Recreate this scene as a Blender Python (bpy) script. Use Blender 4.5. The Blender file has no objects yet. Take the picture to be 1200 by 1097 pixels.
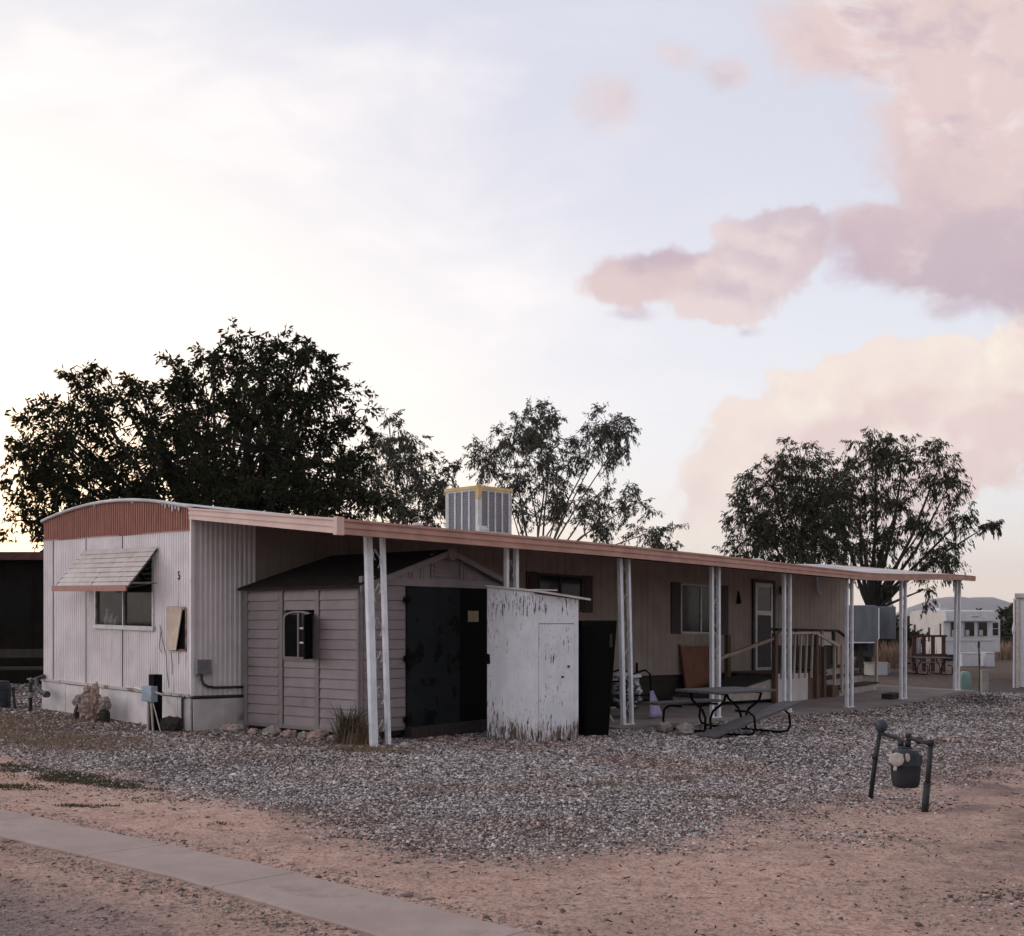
import bpy, bmesh, math, random
import numpy as np
from mathutils import Vector, Matrix, noise as mnoise
sc = bpy.context.scene
R = math.radians
random.seed(7)
rng = np.random.default_rng(7)

# ------------------------------------------------------------------ camera
cd = bpy.data.cameras.new('camera'); cam = bpy.data.objects.new('camera', cd)
sc.collection.objects.link(cam); sc.camera = cam
cam.location = (0, 0, 1.5); cam.rotation_euler = (R(90), 0, 0)
cd.sensor_width = 36; cd.lens = 40.68; cd.shift_y = 0.1513
cd.clip_start = 0.1; cd.clip_end = 20000

# ------------------------------------------------------------------ exposure
EXPO = 1.2
vs = sc.view_settings
vs.view_transform = 'Standard'; vs.look = 'None'; vs.exposure = EXPO; vs.gamma = 1; vs.use_curve_mapping = False
sc.cycles.max_bounces = 8; sc.cycles.diffuse_bounces = 4; sc.cycles.transparent_max_bounces = 12
sc.cycles.caustics_reflective = False; sc.cycles.caustics_refractive = False

# ------------------------------------------------------------------ node helper
class NT:
    def __init__(s, tree): s.t = tree; s.n = tree.nodes; s.l = tree.links
    def put(s, sock, v):
        if isinstance(v, bpy.types.NodeSocket): s.l.new(v, sock)
        elif v is not None:
            if sock.type == 'RGBA' and len(v) == 3: v = (*v, 1)
            sock.default_value = v
    def m(s, op, a, b=None, c=None, clamp=False):
        n = s.n.new('ShaderNodeMath'); n.operation = op; n.use_clamp = clamp
        for i, v in enumerate((a, b, c)):
            if v is not None: s.put(n.inputs[i], v)
        return n.outputs[0]
    def vm(s, op, a, b=None, out=0):
        n = s.n.new('ShaderNodeVectorMath'); n.operation = op
        s.put(n.inputs[0], a)
        if b is not None: s.put(n.inputs[1], b)
        return n.outputs[out]
    def comb(s, x, y, z):
        n = s.n.new('ShaderNodeCombineXYZ')
        for i, v in enumerate((x, y, z)): s.put(n.inputs[i], v)
        return n.outputs[0]
    def sep(s, v):
        n = s.n.new('ShaderNodeSeparateXYZ'); s.put(n.inputs[0], v); return n.outputs
    def noise(s, vec, scale, detail=4, rough=.55, dist=0, out=0):
        n = s.n.new('ShaderNodeTexNoise'); s.put(n.inputs['Vector'], vec)
        n.inputs['Scale'].default_value = scale; n.inputs['Detail'].default_value = detail
        n.inputs['Roughness'].default_value = rough; n.inputs['Distortion'].default_value = dist
        return n.outputs[out]
    def ss(s, v, a, b, lo=0., hi=1.):
        n = s.n.new('ShaderNodeMapRange'); n.interpolation_type = 'SMOOTHSTEP'
        s.put(n.inputs[0], v); s.put(n.inputs[1], a); s.put(n.inputs[2], b); s.put(n.inputs[3], lo); s.put(n.inputs[4], hi)
        return n.outputs[0]
    def mix(s, f, a, b, mode='MIX'):
        n = s.n.new('ShaderNodeMix'); n.data_type = 'RGBA'; n.blend_type = mode
        s.put(n.inputs[0], f); s.put(n.inputs[6], a); s.put(n.inputs[7], b)
        return n.outputs[2]
    def scale(s, v, sc3):
        return s.vm('MULTIPLY', v, sc3)

# ------------------------------------------------------------------ sky and sun
SUN_EL, SUN_AZ = 3.5, -26.0          # low sun just left of the mobile home, behind the big tree
wd = bpy.data.worlds.new('World'); sc.world = wd; wd.use_nodes = True
wd.cycles.sampling_method = 'MANUAL'; wd.cycles.sample_map_resolution = 512
k = NT(wd.node_tree)
bg = k.n['Background']; bg.inputs[1].default_value = 0.05
sky = k.n.new('ShaderNodeTexSky'); sky.sky_type = 'NISHITA'; sky.sun_disc = False
sky.sun_elevation = R(SUN_EL); sky.sun_rotation = R(SUN_AZ); sky.dust_density = 2.0
UNIT = 1.0 / (0.05 * 2 ** EXPO)       # cloud colours below are written as they appear at this exposure
d = k.vm('NORMALIZE', k.n.new('ShaderNodeTexCoord').outputs['Generated'])
dx, dy, dz = k.sep(d)
fy = k.m('MAXIMUM', dy, .08)
tx = k.m('DIVIDE', dx, fy); tz = k.m('DIVIDE', dz, fy)
front = k.ss(dy, .1, .3)
P = k.comb(tx, tz, 0.0)
sunv = Vector((math.sin(R(SUN_AZ)) * math.cos(R(SUN_EL)), math.cos(R(SUN_AZ)) * math.cos(R(SUN_EL)), math.sin(R(SUN_EL))))
cs = k.vm('DOT_PRODUCT', d, tuple(sunv), out=1)
el = k.m('MAXIMUM', dz, 0.0)
# thin high veil of ice cloud over the whole sky, brightest towards the sun
veil = k.mix(k.ss(el, .0, .13), (.92, .80, .70), (.78, .79, .83))
veil = k.mix(k.ss(el, .14, .42), veil, (.655, .66, .735))
veil = k.mix(k.ss(dy, -.4, .5), (.585, .555, .585), veil)
glow = k.m('POWER', k.ss(cs, .84, 1.0), 1.0)
veil = k.mix(glow, veil, (.84, .85, .82))
cirv = k.scale(k.vm('ADD', P, k.scale(k.noise(P, 2.2, 3, out=1), (.25, .25, 0))), (1.0, 2.6, 1))
cir = k.m('MULTIPLY', k.ss(k.noise(cirv, 2.6, 6, .58), .40, .70), k.ss(cs, .70, .95))
cir = k.m('MULTIPLY', cir, k.ss(el, .03, .14))
veil = k.mix(cir, veil, (.95, .90, .87))
west = k.m('MULTIPLY', k.ss(dx, -.40, -.80), k.ss(el, .85, .35))       # the bright western sky outside the frame on the left
veil = k.scale(veil, k.comb(k.m('ADD', 1.0, k.m('MULTIPLY', west, 2.3)), k.m('ADD', 1.0, k.m('MULTIPLY', west, 2.3)), k.m('ADD', 1.0, k.m('MULTIPLY', west, 2.25))))
base = k.mix(1.0, k.scale(sky.outputs[0], (.40, .42, .60)), k.scale(veil, (UNIT,) * 3), 'ADD')

def blobs(lst, vec):
    out = None
    for (px, pz, rx, rz) in lst:
        q = k.vm('MULTIPLY', k.vm('SUBTRACT', vec, (px, pz, 0)), (1 / rx, 1 / rz, 0))
        ln = k.m('SUBTRACT', 1.0, k.vm('LENGTH', q, out=1))
        out = ln if out is None else k.m('SMOOTH_MAX', out, ln, .25)
    return out
wob = k.vm('SUBTRACT', k.noise(P, 7, 5, .55, out=1), (.5, .5, .5))
Pw = k.vm('ADD', P, k.scale(wob, (.06, .05, 0)))
def billow(vec, scale, detail=2.6):
    n = k.n.new('ShaderNodeTexVoronoi'); n.voronoi_dimensions = '2D'; n.feature = 'F1'; n.normalize = True
    n.inputs['Scale'].default_value = scale; n.inputs['Detail'].default_value = detail; n.inputs['Roughness'].default_value = .55
    n.inputs['Lacunarity'].default_value = 2.3
    k.put(n.inputs['Vector'], vec); return k.m('SUBTRACT', .5, n.outputs['Distance'])
def dens(lst, vec, bs, ba, fs, fa):
    # envelope of ellipses broken up by rounded billows and finer wisps
    v = k.m('MULTIPLY', billow(vec, bs), ba)
    if lst: v = k.m('ADD', blobs(lst, vec), v)
    return k.m('ADD', v, k.m('MULTIPLY', k.m('SUBTRACT', k.noise(vec, fs, 5, .62), .5), fa))
def cloud(lst, bs, ba, fs, fa, a, b, off, gain, edge_=True):
    d0 = dens(lst, Pw, bs, ba, fs, fa); d1 = dens(lst if edge_ else None, k.vm('ADD', Pw, (*off, 0)), bs, ba, fs, fa)
    if not edge_: d0_, d0 = d0, k.m('SUBTRACT', d0, blobs(lst, Pw))
    lit = k.m('ADD', .5, k.m('MULTIPLY', k.m('SUBTRACT', d0, d1), gain), clamp=True)
    return k.ss(d0 if edge_ else d0_, a, b), lit, d0
fb2 = k.noise(k.vm('ADD', P, (3.1, 1.7, 0)), 5.0, 6, .6)
# pink evening cumulus, high on the right
pink = [(.365, .515, .10, .08), (.40, .42, .12, .09), (.45, .36, .13, .07), (.345, .320, .080, .040), (.47, .47, .12, .10),
        (.30, .50, .06, .05), (.355, .45, .09, .08), (.43, .305, .12, .038), (.48, .305, .08, .04), (.31, .345, .04, .02), (.60, .42, .16, .12)]
pm_, pl, pd0 = cloud(pink, 10, .80, 8, 2.2, -.06, .50, (-.016, -.012), .8, False)
puff1 = [(.112, .300, .055, .024), (.155, .306, .045, .024), (.09, .292, .045, .020)]
f1, l1, _ = cloud(puff1, 20, .35, 26, 1.1, .0, .40, (-.022, -.014), .55)
puff2 = [(.225, .325, .050, .038), (.205, .305, .045, .036), (.245, .345, .028, .022), (.18, .280, .045, .022)]
f2, l2, _ = cloud(puff2, 26, .60, 28, 1.0, .02, .32, (-.014, -.014), .55)
wisp = [(.085, .454, .035, .026), (.372, .269, .022, .012), (.20, .255, .018, .010), (.14, .49, .035, .015), (.10, .27, .03, .008), (.25, .52, .05, .04), (.19, .478, .03, .015)]
wf = k.ss(k.m('ADD', blobs(wisp, Pw), k.m('MULTIPLY', k.m('SUBTRACT', k.noise(Pw, 13, 5, .62), .5), 2.0)), -.05, .85)
shade = k.ss(k.m('ADD', k.m('MULTIPLY', k.m('SUBTRACT', fb2, .5), 1.6), k.m('MULTIPLY', k.m('SUBTRACT', .375, tz), 4.5)), -.35, .45)
pcol = k.mix(shade, (.82, .635, .615), (.59, .46, .53))
pcol = k.mix(k.ss(pl, .55, 1.0), pcol, (.93, .79, .77))
pcol = k.mix(k.ss(pl, .45, .0), pcol, (.565, .45, .525))
Ps = k.scale(Pw, (1.0, 1.7, 1))
pcol = k.mix(k.m('MULTIPLY', k.ss(k.noise(k.vm('ADD', Ps, (5.2, 2.4, 0)), 9, 6, .62), .50, .68), .75), pcol, (.60, .475, .54))
pcol = k.mix(k.m('MULTIPLY', k.ss(k.noise(k.vm('ADD', Ps, (2.2, 7.4, 0)), 11, 7, .62), .54, .72), .8), pcol, (.92, .83, .83))
c1 = k.mix(k.ss(l1, .2, .8), (.60, .475, .535), (.80, .625, .615))
c2 = k.mix(k.ss(l2, .2, .8), (.655, .54, .595), (.86, .71, .70))
# tall sunlit cloud low on the right
low = [(.21, .145, .048, .055), (.26, .182, .055, .042), (.335, .203, .08, .042), (.43, .205, .11, .035), (.20, .10, .045, .07), (.27, .12, .11, .07),
       (.178, .06, .04, .045), (.48, .215, .14, .045), (.40, .19, .10, .05), (.34, .14, .10, .05), (.64, .23, .14, .04)]
lm, ll, ld = cloud(low, 20, .55, 24, .9, .02, .20, (-.012, .013), .85)
lw = k.m('MULTIPLY', lm, k.ss(tz, .02, .11))
lcol = k.mix(k.ss(ll, .25, .70), (.86, .675, .635), (.955, .80, .74))
edge = k.m('MULTIPLY', k.ss(ll, .58, .98), k.ss(fb2, .36, .62))
lcol = k.mix(edge, lcol, (1.04, .95, .80))
def over(c, mask, cc, f): return k.mix(k.m('MULTIPLY', k.m('MULTIPLY', mask, front), f), c, k.scale(cc, (UNIT,) * 3))
col = over(base, lw, lcol, .95)
col = over(col, wf, pcol, .55)
col = over(col, f1, c1, .95)
col = over(col, f2, c2, .95)
col = over(col, pm_, pcol, .95)
k.l.new(col, bg.inputs[0])

sl = bpy.data.lights.new('sun', 'SUN'); sl.energy = 0.4; sl.angle = R(1.5); sl.color = (1, .62, .34)
so = bpy.data.objects.new('sun', sl); sc.collection.objects.link(so)
so.rotation_euler = sunv.to_track_quat('Z', 'Y').to_euler()

# ------------------------------------------------------------------ site frame
# the lot slopes gently down to the right; the mobile home and its patio run along one axis of the lot
SLOPE = -0.0239
def g(X, Y=0): return SLOPE * 40 * math.tanh(X / 40)
TH = math.atan2(.728, .686); CU, SU_ = math.cos(TH), math.sin(TH)
CORNER = (-4.18, 15.13)
def W(u, v, h=0):
    X = CORNER[0] + CU * u - SU_ * v; Y = CORNER[1] + SU_ * u + CU * v
    return Vector((X, Y, g(X) + h))
KU, KV = SLOPE * CU, -SLOPE * SU_
def rise(u):                           # far end of the patio slab and its roof is jacked up a little
    t = min(max((u - 12.4) / 5.6, 0), 1); return .2 * t * t * (3 - 2 * t)

# ------------------------------------------------------------------ mesh builder
class MB:
    def __init__(s, tf=None): s.v = []; s.f = []; s.tf = tf
    def add(s, vs_, fs):
        o = len(s.v); tf = s.tf
        for p in vs_: s.v.append(tuple(tf(*p)) if tf else tuple(p))
        for f in fs: s.f.append(tuple(i + o for i in f))
        return s
    def box(s, x0, x1, y0, y1, z0, z1):
        vs_ = [(x, y, z) for z in (z0, z1) for y in (y0, y1) for x in (x0, x1)]
        return s.add(vs_, [(0, 2, 3, 1), (4, 5, 7, 6), (0, 1, 5, 4), (2, 6, 7, 3), (0, 4, 6, 2), (1, 3, 7, 5)])
    def hexa(s, p):   # 8 points: bottom loop 0-3, top loop 4-7
        return s.add(p, [(3, 2, 1, 0), (4, 5, 6, 7), (0, 1, 5, 4), (1, 2, 6, 5), (2, 3, 7, 6), (3, 0, 4, 7)])
    def bar(s, p, q, w, h, up=(0, 0, 1)):
        p = Vector(p); q = Vector(q); a = (q - p).normalized(); up = Vector(up)
        if abs(a.dot(up)) > .98: up = Vector((1, 0, 0))
        sd = a.cross(up).normalized() * w / 2; u2 = sd.normalized().cross(a) * h / 2
        return s.hexa([p - sd - u2, p + sd - u2, q + sd - u2, q - sd - u2, p - sd + u2, p + sd + u2, q + sd + u2, q - sd + u2])
    def prism(s, poly, ext):
        n = len(poly); e = Vector(ext); a = [Vector(p) for p in poly]; b = [p + e for p in a]
        fs = [tuple(range(n))[::-1], tuple(range(n, 2 * n))] + [(i, (i + 1) % n, n + (i + 1) % n, n + i) for i in range(n)]
        return s.add(a + b, fs)
    def tube(s, pts, r, n=8, cap=True):
        pts = [Vector(p) for p in pts]; m = len(pts)
        rs = r if isinstance(r, (list, tuple)) else [r] * m
        vs_ = []; prev = None
        for i, p in enumerate(pts):
            a = (pts[min(i + 1, m - 1)] - pts[max(i - 1, 0)]).normalized()
            if prev is None:
                t = Vector((0, 0, 1)) if abs(a.z) < .9 else Vector((1, 0, 0))
                x = a.cross(t).normalized()
            else:
                x = (prev - a * prev.dot(a)).normalized()
            prev = x; y = a.cross(x)
            for j in range(n):
                an = 2 * math.pi * j / n
                vs_.append(p + (x * math.cos(an) + y * math.sin(an)) * rs[i])
        fs = [(i * n + j, i * n + (j + 1) % n, (i + 1) * n + (j + 1) % n, (i + 1) * n + j) for i in range(m - 1) for j in range(n)]
        if cap: fs += [tuple(range(n))[::-1], tuple(range((m - 1) * n, m * n))]
        return s.add(vs_, fs)
    def lathe(s, prof, c=(0, 0, 0), n=16, axis='z', squash=1.0):
        vs_ = []
        for (r, z) in prof:
            for j in range(n):
                an = 2 * math.pi * j / n; x, y = r * math.cos(an), r * math.sin(an) * squash
                q = {'z': (x, y, z), 'x': (z, x, y), 'y': (x, z, y)}[axis]
                vs_.append((q[0] + c[0], q[1] + c[1], q[2] + c[2]))
        m = len(prof)
        fs = [(i * n + j, i * n + (j + 1) % n, (i + 1) * n + (j + 1) % n, (i + 1) * n + j) for i in range(m - 1) for j in range(n)]
        fs += [tuple(range(n))[::-1], tuple(range((m - 1) * n, m * n))]
        return s.add(vs_, fs)
    def lump(s, c, r, seed=0, amp=.25, sub=3, fr=2.0):
        bm = bmesh.new(); bmesh.ops.create_icosphere(bm, subdivisions=sub, radius=1)
        o = Vector((seed * 3.7, seed * 1.3, seed * 2.1)); vs_ = []
        for v in bm.verts:
            f = 1 + amp * mnoise.noise(v.co * fr + o) + amp * .5 * mnoise.noise(v.co * fr * 2.7 + o)
            vs_.append((c[0] + v.co.x * r[0] * f, c[1] + v.co.y * r[1] * f, c[2] + v.co.z * r[2] * f))
        fs = [tuple(v.index for v in f.verts) for f in bm.faces]; bm.free()
        return s.add(vs_, fs)
    def each(s, name, mat, parent=None, **kw):
        # one object for every separate piece
        par = list(range(len(s.v)))
        def fd(i):
            while par[i] != i: par[i] = par[par[i]]; i = par[i]
            return i
        for f in s.f:
            for i in f[1:]: par[fd(i)] = fd(f[0])
        grp = {}
        for f in s.f: grp.setdefault(fd(f[0]), []).append(f)
        out = []
        for fs in grp.values():
            ids = sorted({i for f in fs for i in f}); mp = {i: q for q, i in enumerate(ids)}
            b = MB(); b.v = [s.v[i] for i in ids]; b.f = [tuple(mp[i] for i in f) for f in fs]; out.append(b.build(name, mat, parent, **kw))
        return out
    def quad(s, a, b, c, d_): return s.add([a, b, c, d_], [(0, 1, 2, 3)])
    def build(s, name, mat, parent=None, smooth=False, bevel=0, label=None):
        me = bpy.data.meshes.new(name); me.from_pydata(s.v, [], s.f); me.update()
        o = bpy.data.objects.new(name, me); sc.collection.objects.link(o)
        if mat: me.materials.append(mat)
        if smooth: me.polygons.foreach_set('use_smooth', [True] * len(me.polygons))
        if parent: o.parent = parent
        if bevel:
            b = o.modifiers.new('bevel', 'BEVEL'); b.width = bevel; b.segments = 2; b.limit_method = 'ANGLE'
        if label: o['label'] = label
        return o

def np_mesh(name, verts, loops, sizes, mat, parent=None, smooth=False):
    me = bpy.data.meshes.new(name); nv = len(verts); nf = len(sizes)
    me.vertices.add(nv); me.vertices.foreach_set('co', np.asarray(verts, np.float32).ravel())
    me.loops.add(len(loops)); me.loops.foreach_set('vertex_index', np.asarray(loops, np.int32))
    me.polygons.add(nf); st = np.concatenate(([0], np.cumsum(sizes)[:-1])).astype(np.int32)
    me.polygons.foreach_set('loop_start', st)
    me.update(calc_edges=True); me.validate()
    o = bpy.data.objects.new(name, me); sc.collection.objects.link(o)
    me.materials.append(mat)
    if smooth: me.polygons.foreach_set('use_smooth', [True] * nf)
    if parent: o.parent = parent
    return o

def tag(o, label=None, cat=None, group=None, kind=None):
    if label: o['label'] = label
    if cat: o['category'] = cat
    if group: o['group'] = group
    if kind: o['kind'] = kind
    return o
def thing(name, label, cat, loc, rot=0, group=None):
    o = bpy.data.objects.new(name, None); sc.collection.objects.link(o); o.empty_display_size = .3
    o.location = loc; o.rotation_euler = (0, 0, rot)
    return tag(o, label, cat, group)
def hthing(name, label, cat, u, v, group=None):
    return thing(name, label, cat, W(u, v), TH, group)
def htf(u0, v0, up=False):
    if up: return lambda u, v, h: (u - u0, v - v0, h + KU * (u - u0) + KV * (v - v0) + rise(u))
    return lambda u, v, h: (u - u0, v - v0, h + KU * (u - u0) + KV * (v - v0))
def copy_tree(o, parent=None):
    c = o.copy(); sc.collection.objects.link(c)
    if parent: c.parent = parent
    for ch in list(o.children): copy_tree(ch, c)
    return c

# ------------------------------------------------------------------ materials
def pm(name, c1, c2=None, scale=6, rough=.7, lo=.35, hi=.65, bump=0, bscale=40, stretch=(1, 1, 1), metal=0, spec=.4,
       c3=None, s3=3, lo3=.55, hi3=.7, stretch3=(1, 1, 1), detail=6):
    m = bpy.data.materials.new(name); m.use_nodes = True
    t = NT(m.node_tree); b = t.n['Principled BSDF']
    co = t.n.new('ShaderNodeTexCoord').outputs['Object']
    c = c1
    if c2: c = t.mix(t.ss(t.noise(t.scale(co, stretch), scale, detail), lo, hi), c1, c2)
    if c3: c = t.mix(t.ss(t.noise(t.scale(co, stretch3), s3, 8, .65), lo3, hi3), c, c3)
    t.put(b.inputs['Base Color'], c)
    b.inputs['Roughness'].default_value = rough; b.inputs['Metallic'].default_value = metal
    b.inputs['Specular IOR Level'].default_value = spec
    if bump:
        n = t.n.new('ShaderNodeBump'); n.inputs['Strength'].default_value = bump; n.inputs['Distance'].default_value = .02
        t.l.new(t.noise(t.scale(co, stretch), bscale, 5), n.inputs['Height']); t.l.new(n.outputs[0], b.inputs['Normal'])
    return m
M = {}
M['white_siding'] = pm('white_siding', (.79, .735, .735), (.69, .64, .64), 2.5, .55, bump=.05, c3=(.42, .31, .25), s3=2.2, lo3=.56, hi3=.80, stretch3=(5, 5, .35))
M['skirt'] = pm('skirting_paint', (.70, .65, .64), (.55, .50, .48), 3, .6, c3=(.25, .17, .12), s3=2.2, lo3=.58, hi3=.8)
M['rust_band'] = pm('rust_red_paint', (.35, .14, .098), (.25, .098, .068), 5, .6, stretch=(4, 4, .6), c3=(.45, .32, .27), s3=5, lo3=.64, hi3=.8, stretch3=(4, 4, .5))
M['roof'] = pm('roof_coating', (.58, .56, .55), (.40, .37, .36), 1.5, .7, c3=(.2, .18, .17), s3=2, lo3=.62, hi3=.75)
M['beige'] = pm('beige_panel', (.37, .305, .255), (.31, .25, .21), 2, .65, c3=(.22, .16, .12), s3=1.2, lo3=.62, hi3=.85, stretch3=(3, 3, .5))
M['fascia'] = pm('brown_fascia', (.48, .265, .205), (.37, .20, .155), 3, .5, stretch=(1, 1, 1), c3=(.20, .12, .10), s3=4, lo3=.6, hi3=.8)
M['fascia_lit'] = pm('sky_lit_fascia', (.66, .47, .40), (.58, .40, .34), 3, .5, c3=(.35, .22, .17), s3=4, lo3=.64, hi3=.8)  # paler copy of the fascia paint: light from the left sky put into the colour
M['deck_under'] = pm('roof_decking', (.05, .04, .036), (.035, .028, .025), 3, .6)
M['post'] = pm('white_post', (.78, .80, .83), (.64, .66, .69), 5, .45, c3=(.28, .25, .24), s3=7, lo3=.62, hi3=.75, stretch3=(3, 3, .6))
M['frame'] = pm('aluminium', (.50, .49, .48), (.38, .37, .36), 12, .4, metal=.3)
M['dark_frame'] = pm('dark_frame', (.04, .03, .027), (.025, .02, .018), 12, .6)
M['shutter'] = pm('dark_brown_shutter', (.045, .022, .016), (.03, .016, .012), 8, .6)
M['glass'] = pm('window_glass', (.010, .010, .011), (.018, .018, .018), 3, .08, spec=.22)
M['cloth'] = pm('grey_curtain', (.5, .5, .5), (.35, .35, .35), 20, .9)
M['awn_slat'] = pm('awning_slat', (.47, .405, .36), (.37, .315, .28), 6, .5, c3=(.24, .17, .13), s3=8, lo3=.6, hi3=.8)
M['lip'] = pm('awning_lip', (.34, .14, .10), (.27, .11, .08), 8, .5)
M['tan_board'] = pm('tan_board', (.58, .46, .36), (.48, .37, .29), 6, .7, c3=(.3, .18, .11), s3=6, lo3=.6, hi3=.75)
M['black'] = pm('black', (.004, .004, .004), (.006, .006, .006), 5, .85, spec=.08)
M['pipe'] = pm('dark_pipe', (.035, .034, .036), (.055, .052, .05), 9, .55)
M['grey_metal'] = pm('grey_metal', (.26, .26, .27), (.18, .18, .19), 9, .5, metal=.2)
M['blue_grey'] = pm('blue_grey_box', (.30, .36, .42), (.22, .27, .32), 9, .5, c3=(.2, .15, .12), s3=6, lo3=.65, hi3=.8)
M['wood_dark'] = pm('dark_wood', (.045, .034, .028), (.022, .018, .016), 6, .85, stretch=(8, 8, .6), bump=.3)
M['shed'] = pm('taupe_plastic', (.26, .215, .215), (.22, .182, .182), 3, .6, bump=.04, c3=(.15, .12, .11), s3=1.6, lo3=.6, hi3=.8)
M['shed_trim'] = pm('taupe_trim', (.225, .19, .18), (.19, .16, .155), 3, .6)
M['shed_dark'] = pm('dark_shed_roof', (.024, .019, .016), (.034, .028, .024), 5, .95, spec=.1)
M['door_dark'] = pm('slate_door', (.016, .0185, .0205), (.012, .014, .0155), 3, .75, spec=.12, c3=(.002, .002, .002), s3=2.6, lo3=.56, hi3=.585, detail=3)
M['door_black'] = pm('black_door', (.004, .004, .004), (.003, .003, .003), 3, .85, spec=.08)
M['paper'] = pm('tan_notice', (.34, .27, .17), (.28, .22, .14), 20, .8)
M['rock_pink'] = pm('pink_rock', (.42, .31, .26), (.25, .17, .14), 9, .9, bump=.8, bscale=14)
M['rock_grey'] = pm('grey_rock', (.36, .31, .28), (.22, .19, .17), 9, .9, bump=.6, bscale=14)
M['concrete'] = pm('patio_concrete', (.28, .235, .215), (.20, .165, .155), 1.6, .85, bump=.15, bscale=60, c3=(.12, .09, .08), s3=1.3, lo3=.58, hi3=.75)
M['wood_rail'] = pm('bare_wood_rail', (.36, .27, .21), (.25, .18, .14), 5, .75, stretch=(6, 6, .8))
M['pale_wood'] = pm('pale_wood', (.60, .50, .42), (.46, .37, .30), 5, .75, stretch=(6, 6, .8))
M['wood_brown'] = pm('brown_wood', (.15, .095, .07), (.10, .062, .046), 5, .8, stretch=(6, 6, .8))
M['white_panel'] = pm('white_panel', (.60, .56, .54), (.52, .48, .46), 3, .6)
M['block'] = pm('pale_block', (.44, .38, .34), (.33, .28, .25), 8, .9, bump=.4)
M['carpet'] = pm('dark_carpet', (.045, .036, .032), (.03, .025, .022), 30, .95)
M['ochre'] = pm('ochre_board', (.22, .085, .045), (.17, .065, .036), 3, .6)
M['table_wood'] = pm('weathered_plank', (.12, .11, .116), (.075, .068, .070), 5, .7, stretch=(.7, 9, 9), bump=.2)
M['lilac'] = pm('lilac_cloth', (.42, .36, .55), (.34, .29, .46), 7, .9)
M['striped'] = pm('printed_bag', (.02, .02, .025), (.42, .42, .42), 9, .7, lo=.5, hi=.54, stretch=(1, 1, 2.2))
M['cooler'] = pm('cooler_housing', (.62, .60, .58), (.50, .48, .46), 6, .5, c3=(.36, .28, .2), s3=5, lo3=.64, hi3=.8)
M['cooler_gold'] = pm('yellowed_frame', (.60, .42, .18), (.50, .34, .14), 6, .6)
M['cooler_pad'] = pm('cooler_pad', (.26, .255, .29), (.19, .185, .21), 30, .85)
M['meter_dark'] = pm('dark_meter_shell', (.024, .027, .031), (.017, .019, .022), 12, .5)
M['meter_blue'] = pm('blue_meter_head', (.04, .052, .064), (.028, .036, .046), 12, .45)
M['meter_pipe'] = pm('meter_pipe', (.018, .020, .022), (.012, .012, .013), 14, .6)
M['cream_metal'] = pm('pale_metal', (.52, .46, .41), (.40, .34, .30), 14, .5)
M['rv_white'] = pm('rv_white', (.60, .61, .64), (.52, .53, .56), 3, .45)
M['rv_sunset_tint'] = pm('rv_sunset_tint', (.66, .60, .54), (.58, .52, .46), 3, .5)  # warm copy of the white body: sunset glow on the end wall painted in
M['rv_grey'] = pm('rv_grey', (.13, .138, .162), (.10, .107, .128), 2, .5, stretch=(3, 3, .5))
M['rubber'] = pm('rubber', (.012, .012, .012), (.02, .02, .02), 9, .85)
M['red_wood'] = pm('dark_red_wood', (.085, .030, .026), (.055, .02, .018), 6, .8)
M['green_box'] = pm('green_pedestal', (.19, .31, .26), (.15, .25, .21), 5, .5)
M['faded_post'] = pm('faded_post', (.34, .33, .31), (.26, .25, .23), 6, .8)
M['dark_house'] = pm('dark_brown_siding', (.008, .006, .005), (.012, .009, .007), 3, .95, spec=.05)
M['barrel'] = pm('dark_blue_barrel', (.022, .03, .038), (.03, .038, .046), 6, .6)
M['mountain'] = pm('mountain_rock', (.085, .075, .075), (.13, .115, .11), .004, .95)
M['bark'] = pm('bark', (.040, .031, .025), (.022, .017, .014), 6, .9, stretch=(4, 4, .8), bump=.5)
M['bark_pale'] = pm('pale_bark', (.16, .125, .105), (.08, .06, .05), 4, .85, stretch=(4, 4, .8), bump=.3)

def leafmat(name, a, b, trans=.25):
    m = bpy.data.materials.new(name); m.use_nodes = True; t = NT(m.node_tree); t.n.remove(t.n['Principled BSDF'])
    ge = t.n.new('ShaderNodeNewGeometry')
    c = t.mix(ge.outputs['Random Per Island'], a, b)
    df = t.n.new('ShaderNodeBsdfDiffuse'); tr = t.n.new('ShaderNodeBsdfTranslucent'); mx = t.n.new('ShaderNodeMixShader')
    t.l.new(c, df.inputs[0]); t.l.new(c, tr.inputs[0]); mx.inputs[0].default_value = trans
    t.l.new(df.outputs[0], mx.inputs[1]); t.l.new(tr.outputs[0], mx.inputs[2])
    t.l.new(mx.outputs[0], t.n['Material Output'].inputs[0])
    return m
M['leaf_dark'] = leafmat('dark_green_leaf', (.009, .012, .006), (.042, .045, .020))
M['leaf_grey'] = leafmat('grey_green_leaf', (.04, .045, .034), (.12, .118, .088))
M['leaf_deep'] = leafmat('deep_green_leaf', (.016, .020, .012), (.09, .092, .055))
M['leaf_hedge'] = leafmat('hedge_leaf', (.035, .042, .026), (.075, .075, .045), .15)
M['straw'] = leafmat('dry_straw', (.17, .125, .08), (.30, .22, .15), .2)
M['reed'] = leafmat('reddish_straw', (.27, .18, .13), (.40, .28, .21), .2)
M['weed'] = leafmat('green_weed', (.055, .055, .032), (.11, .10, .06), .2)

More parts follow.
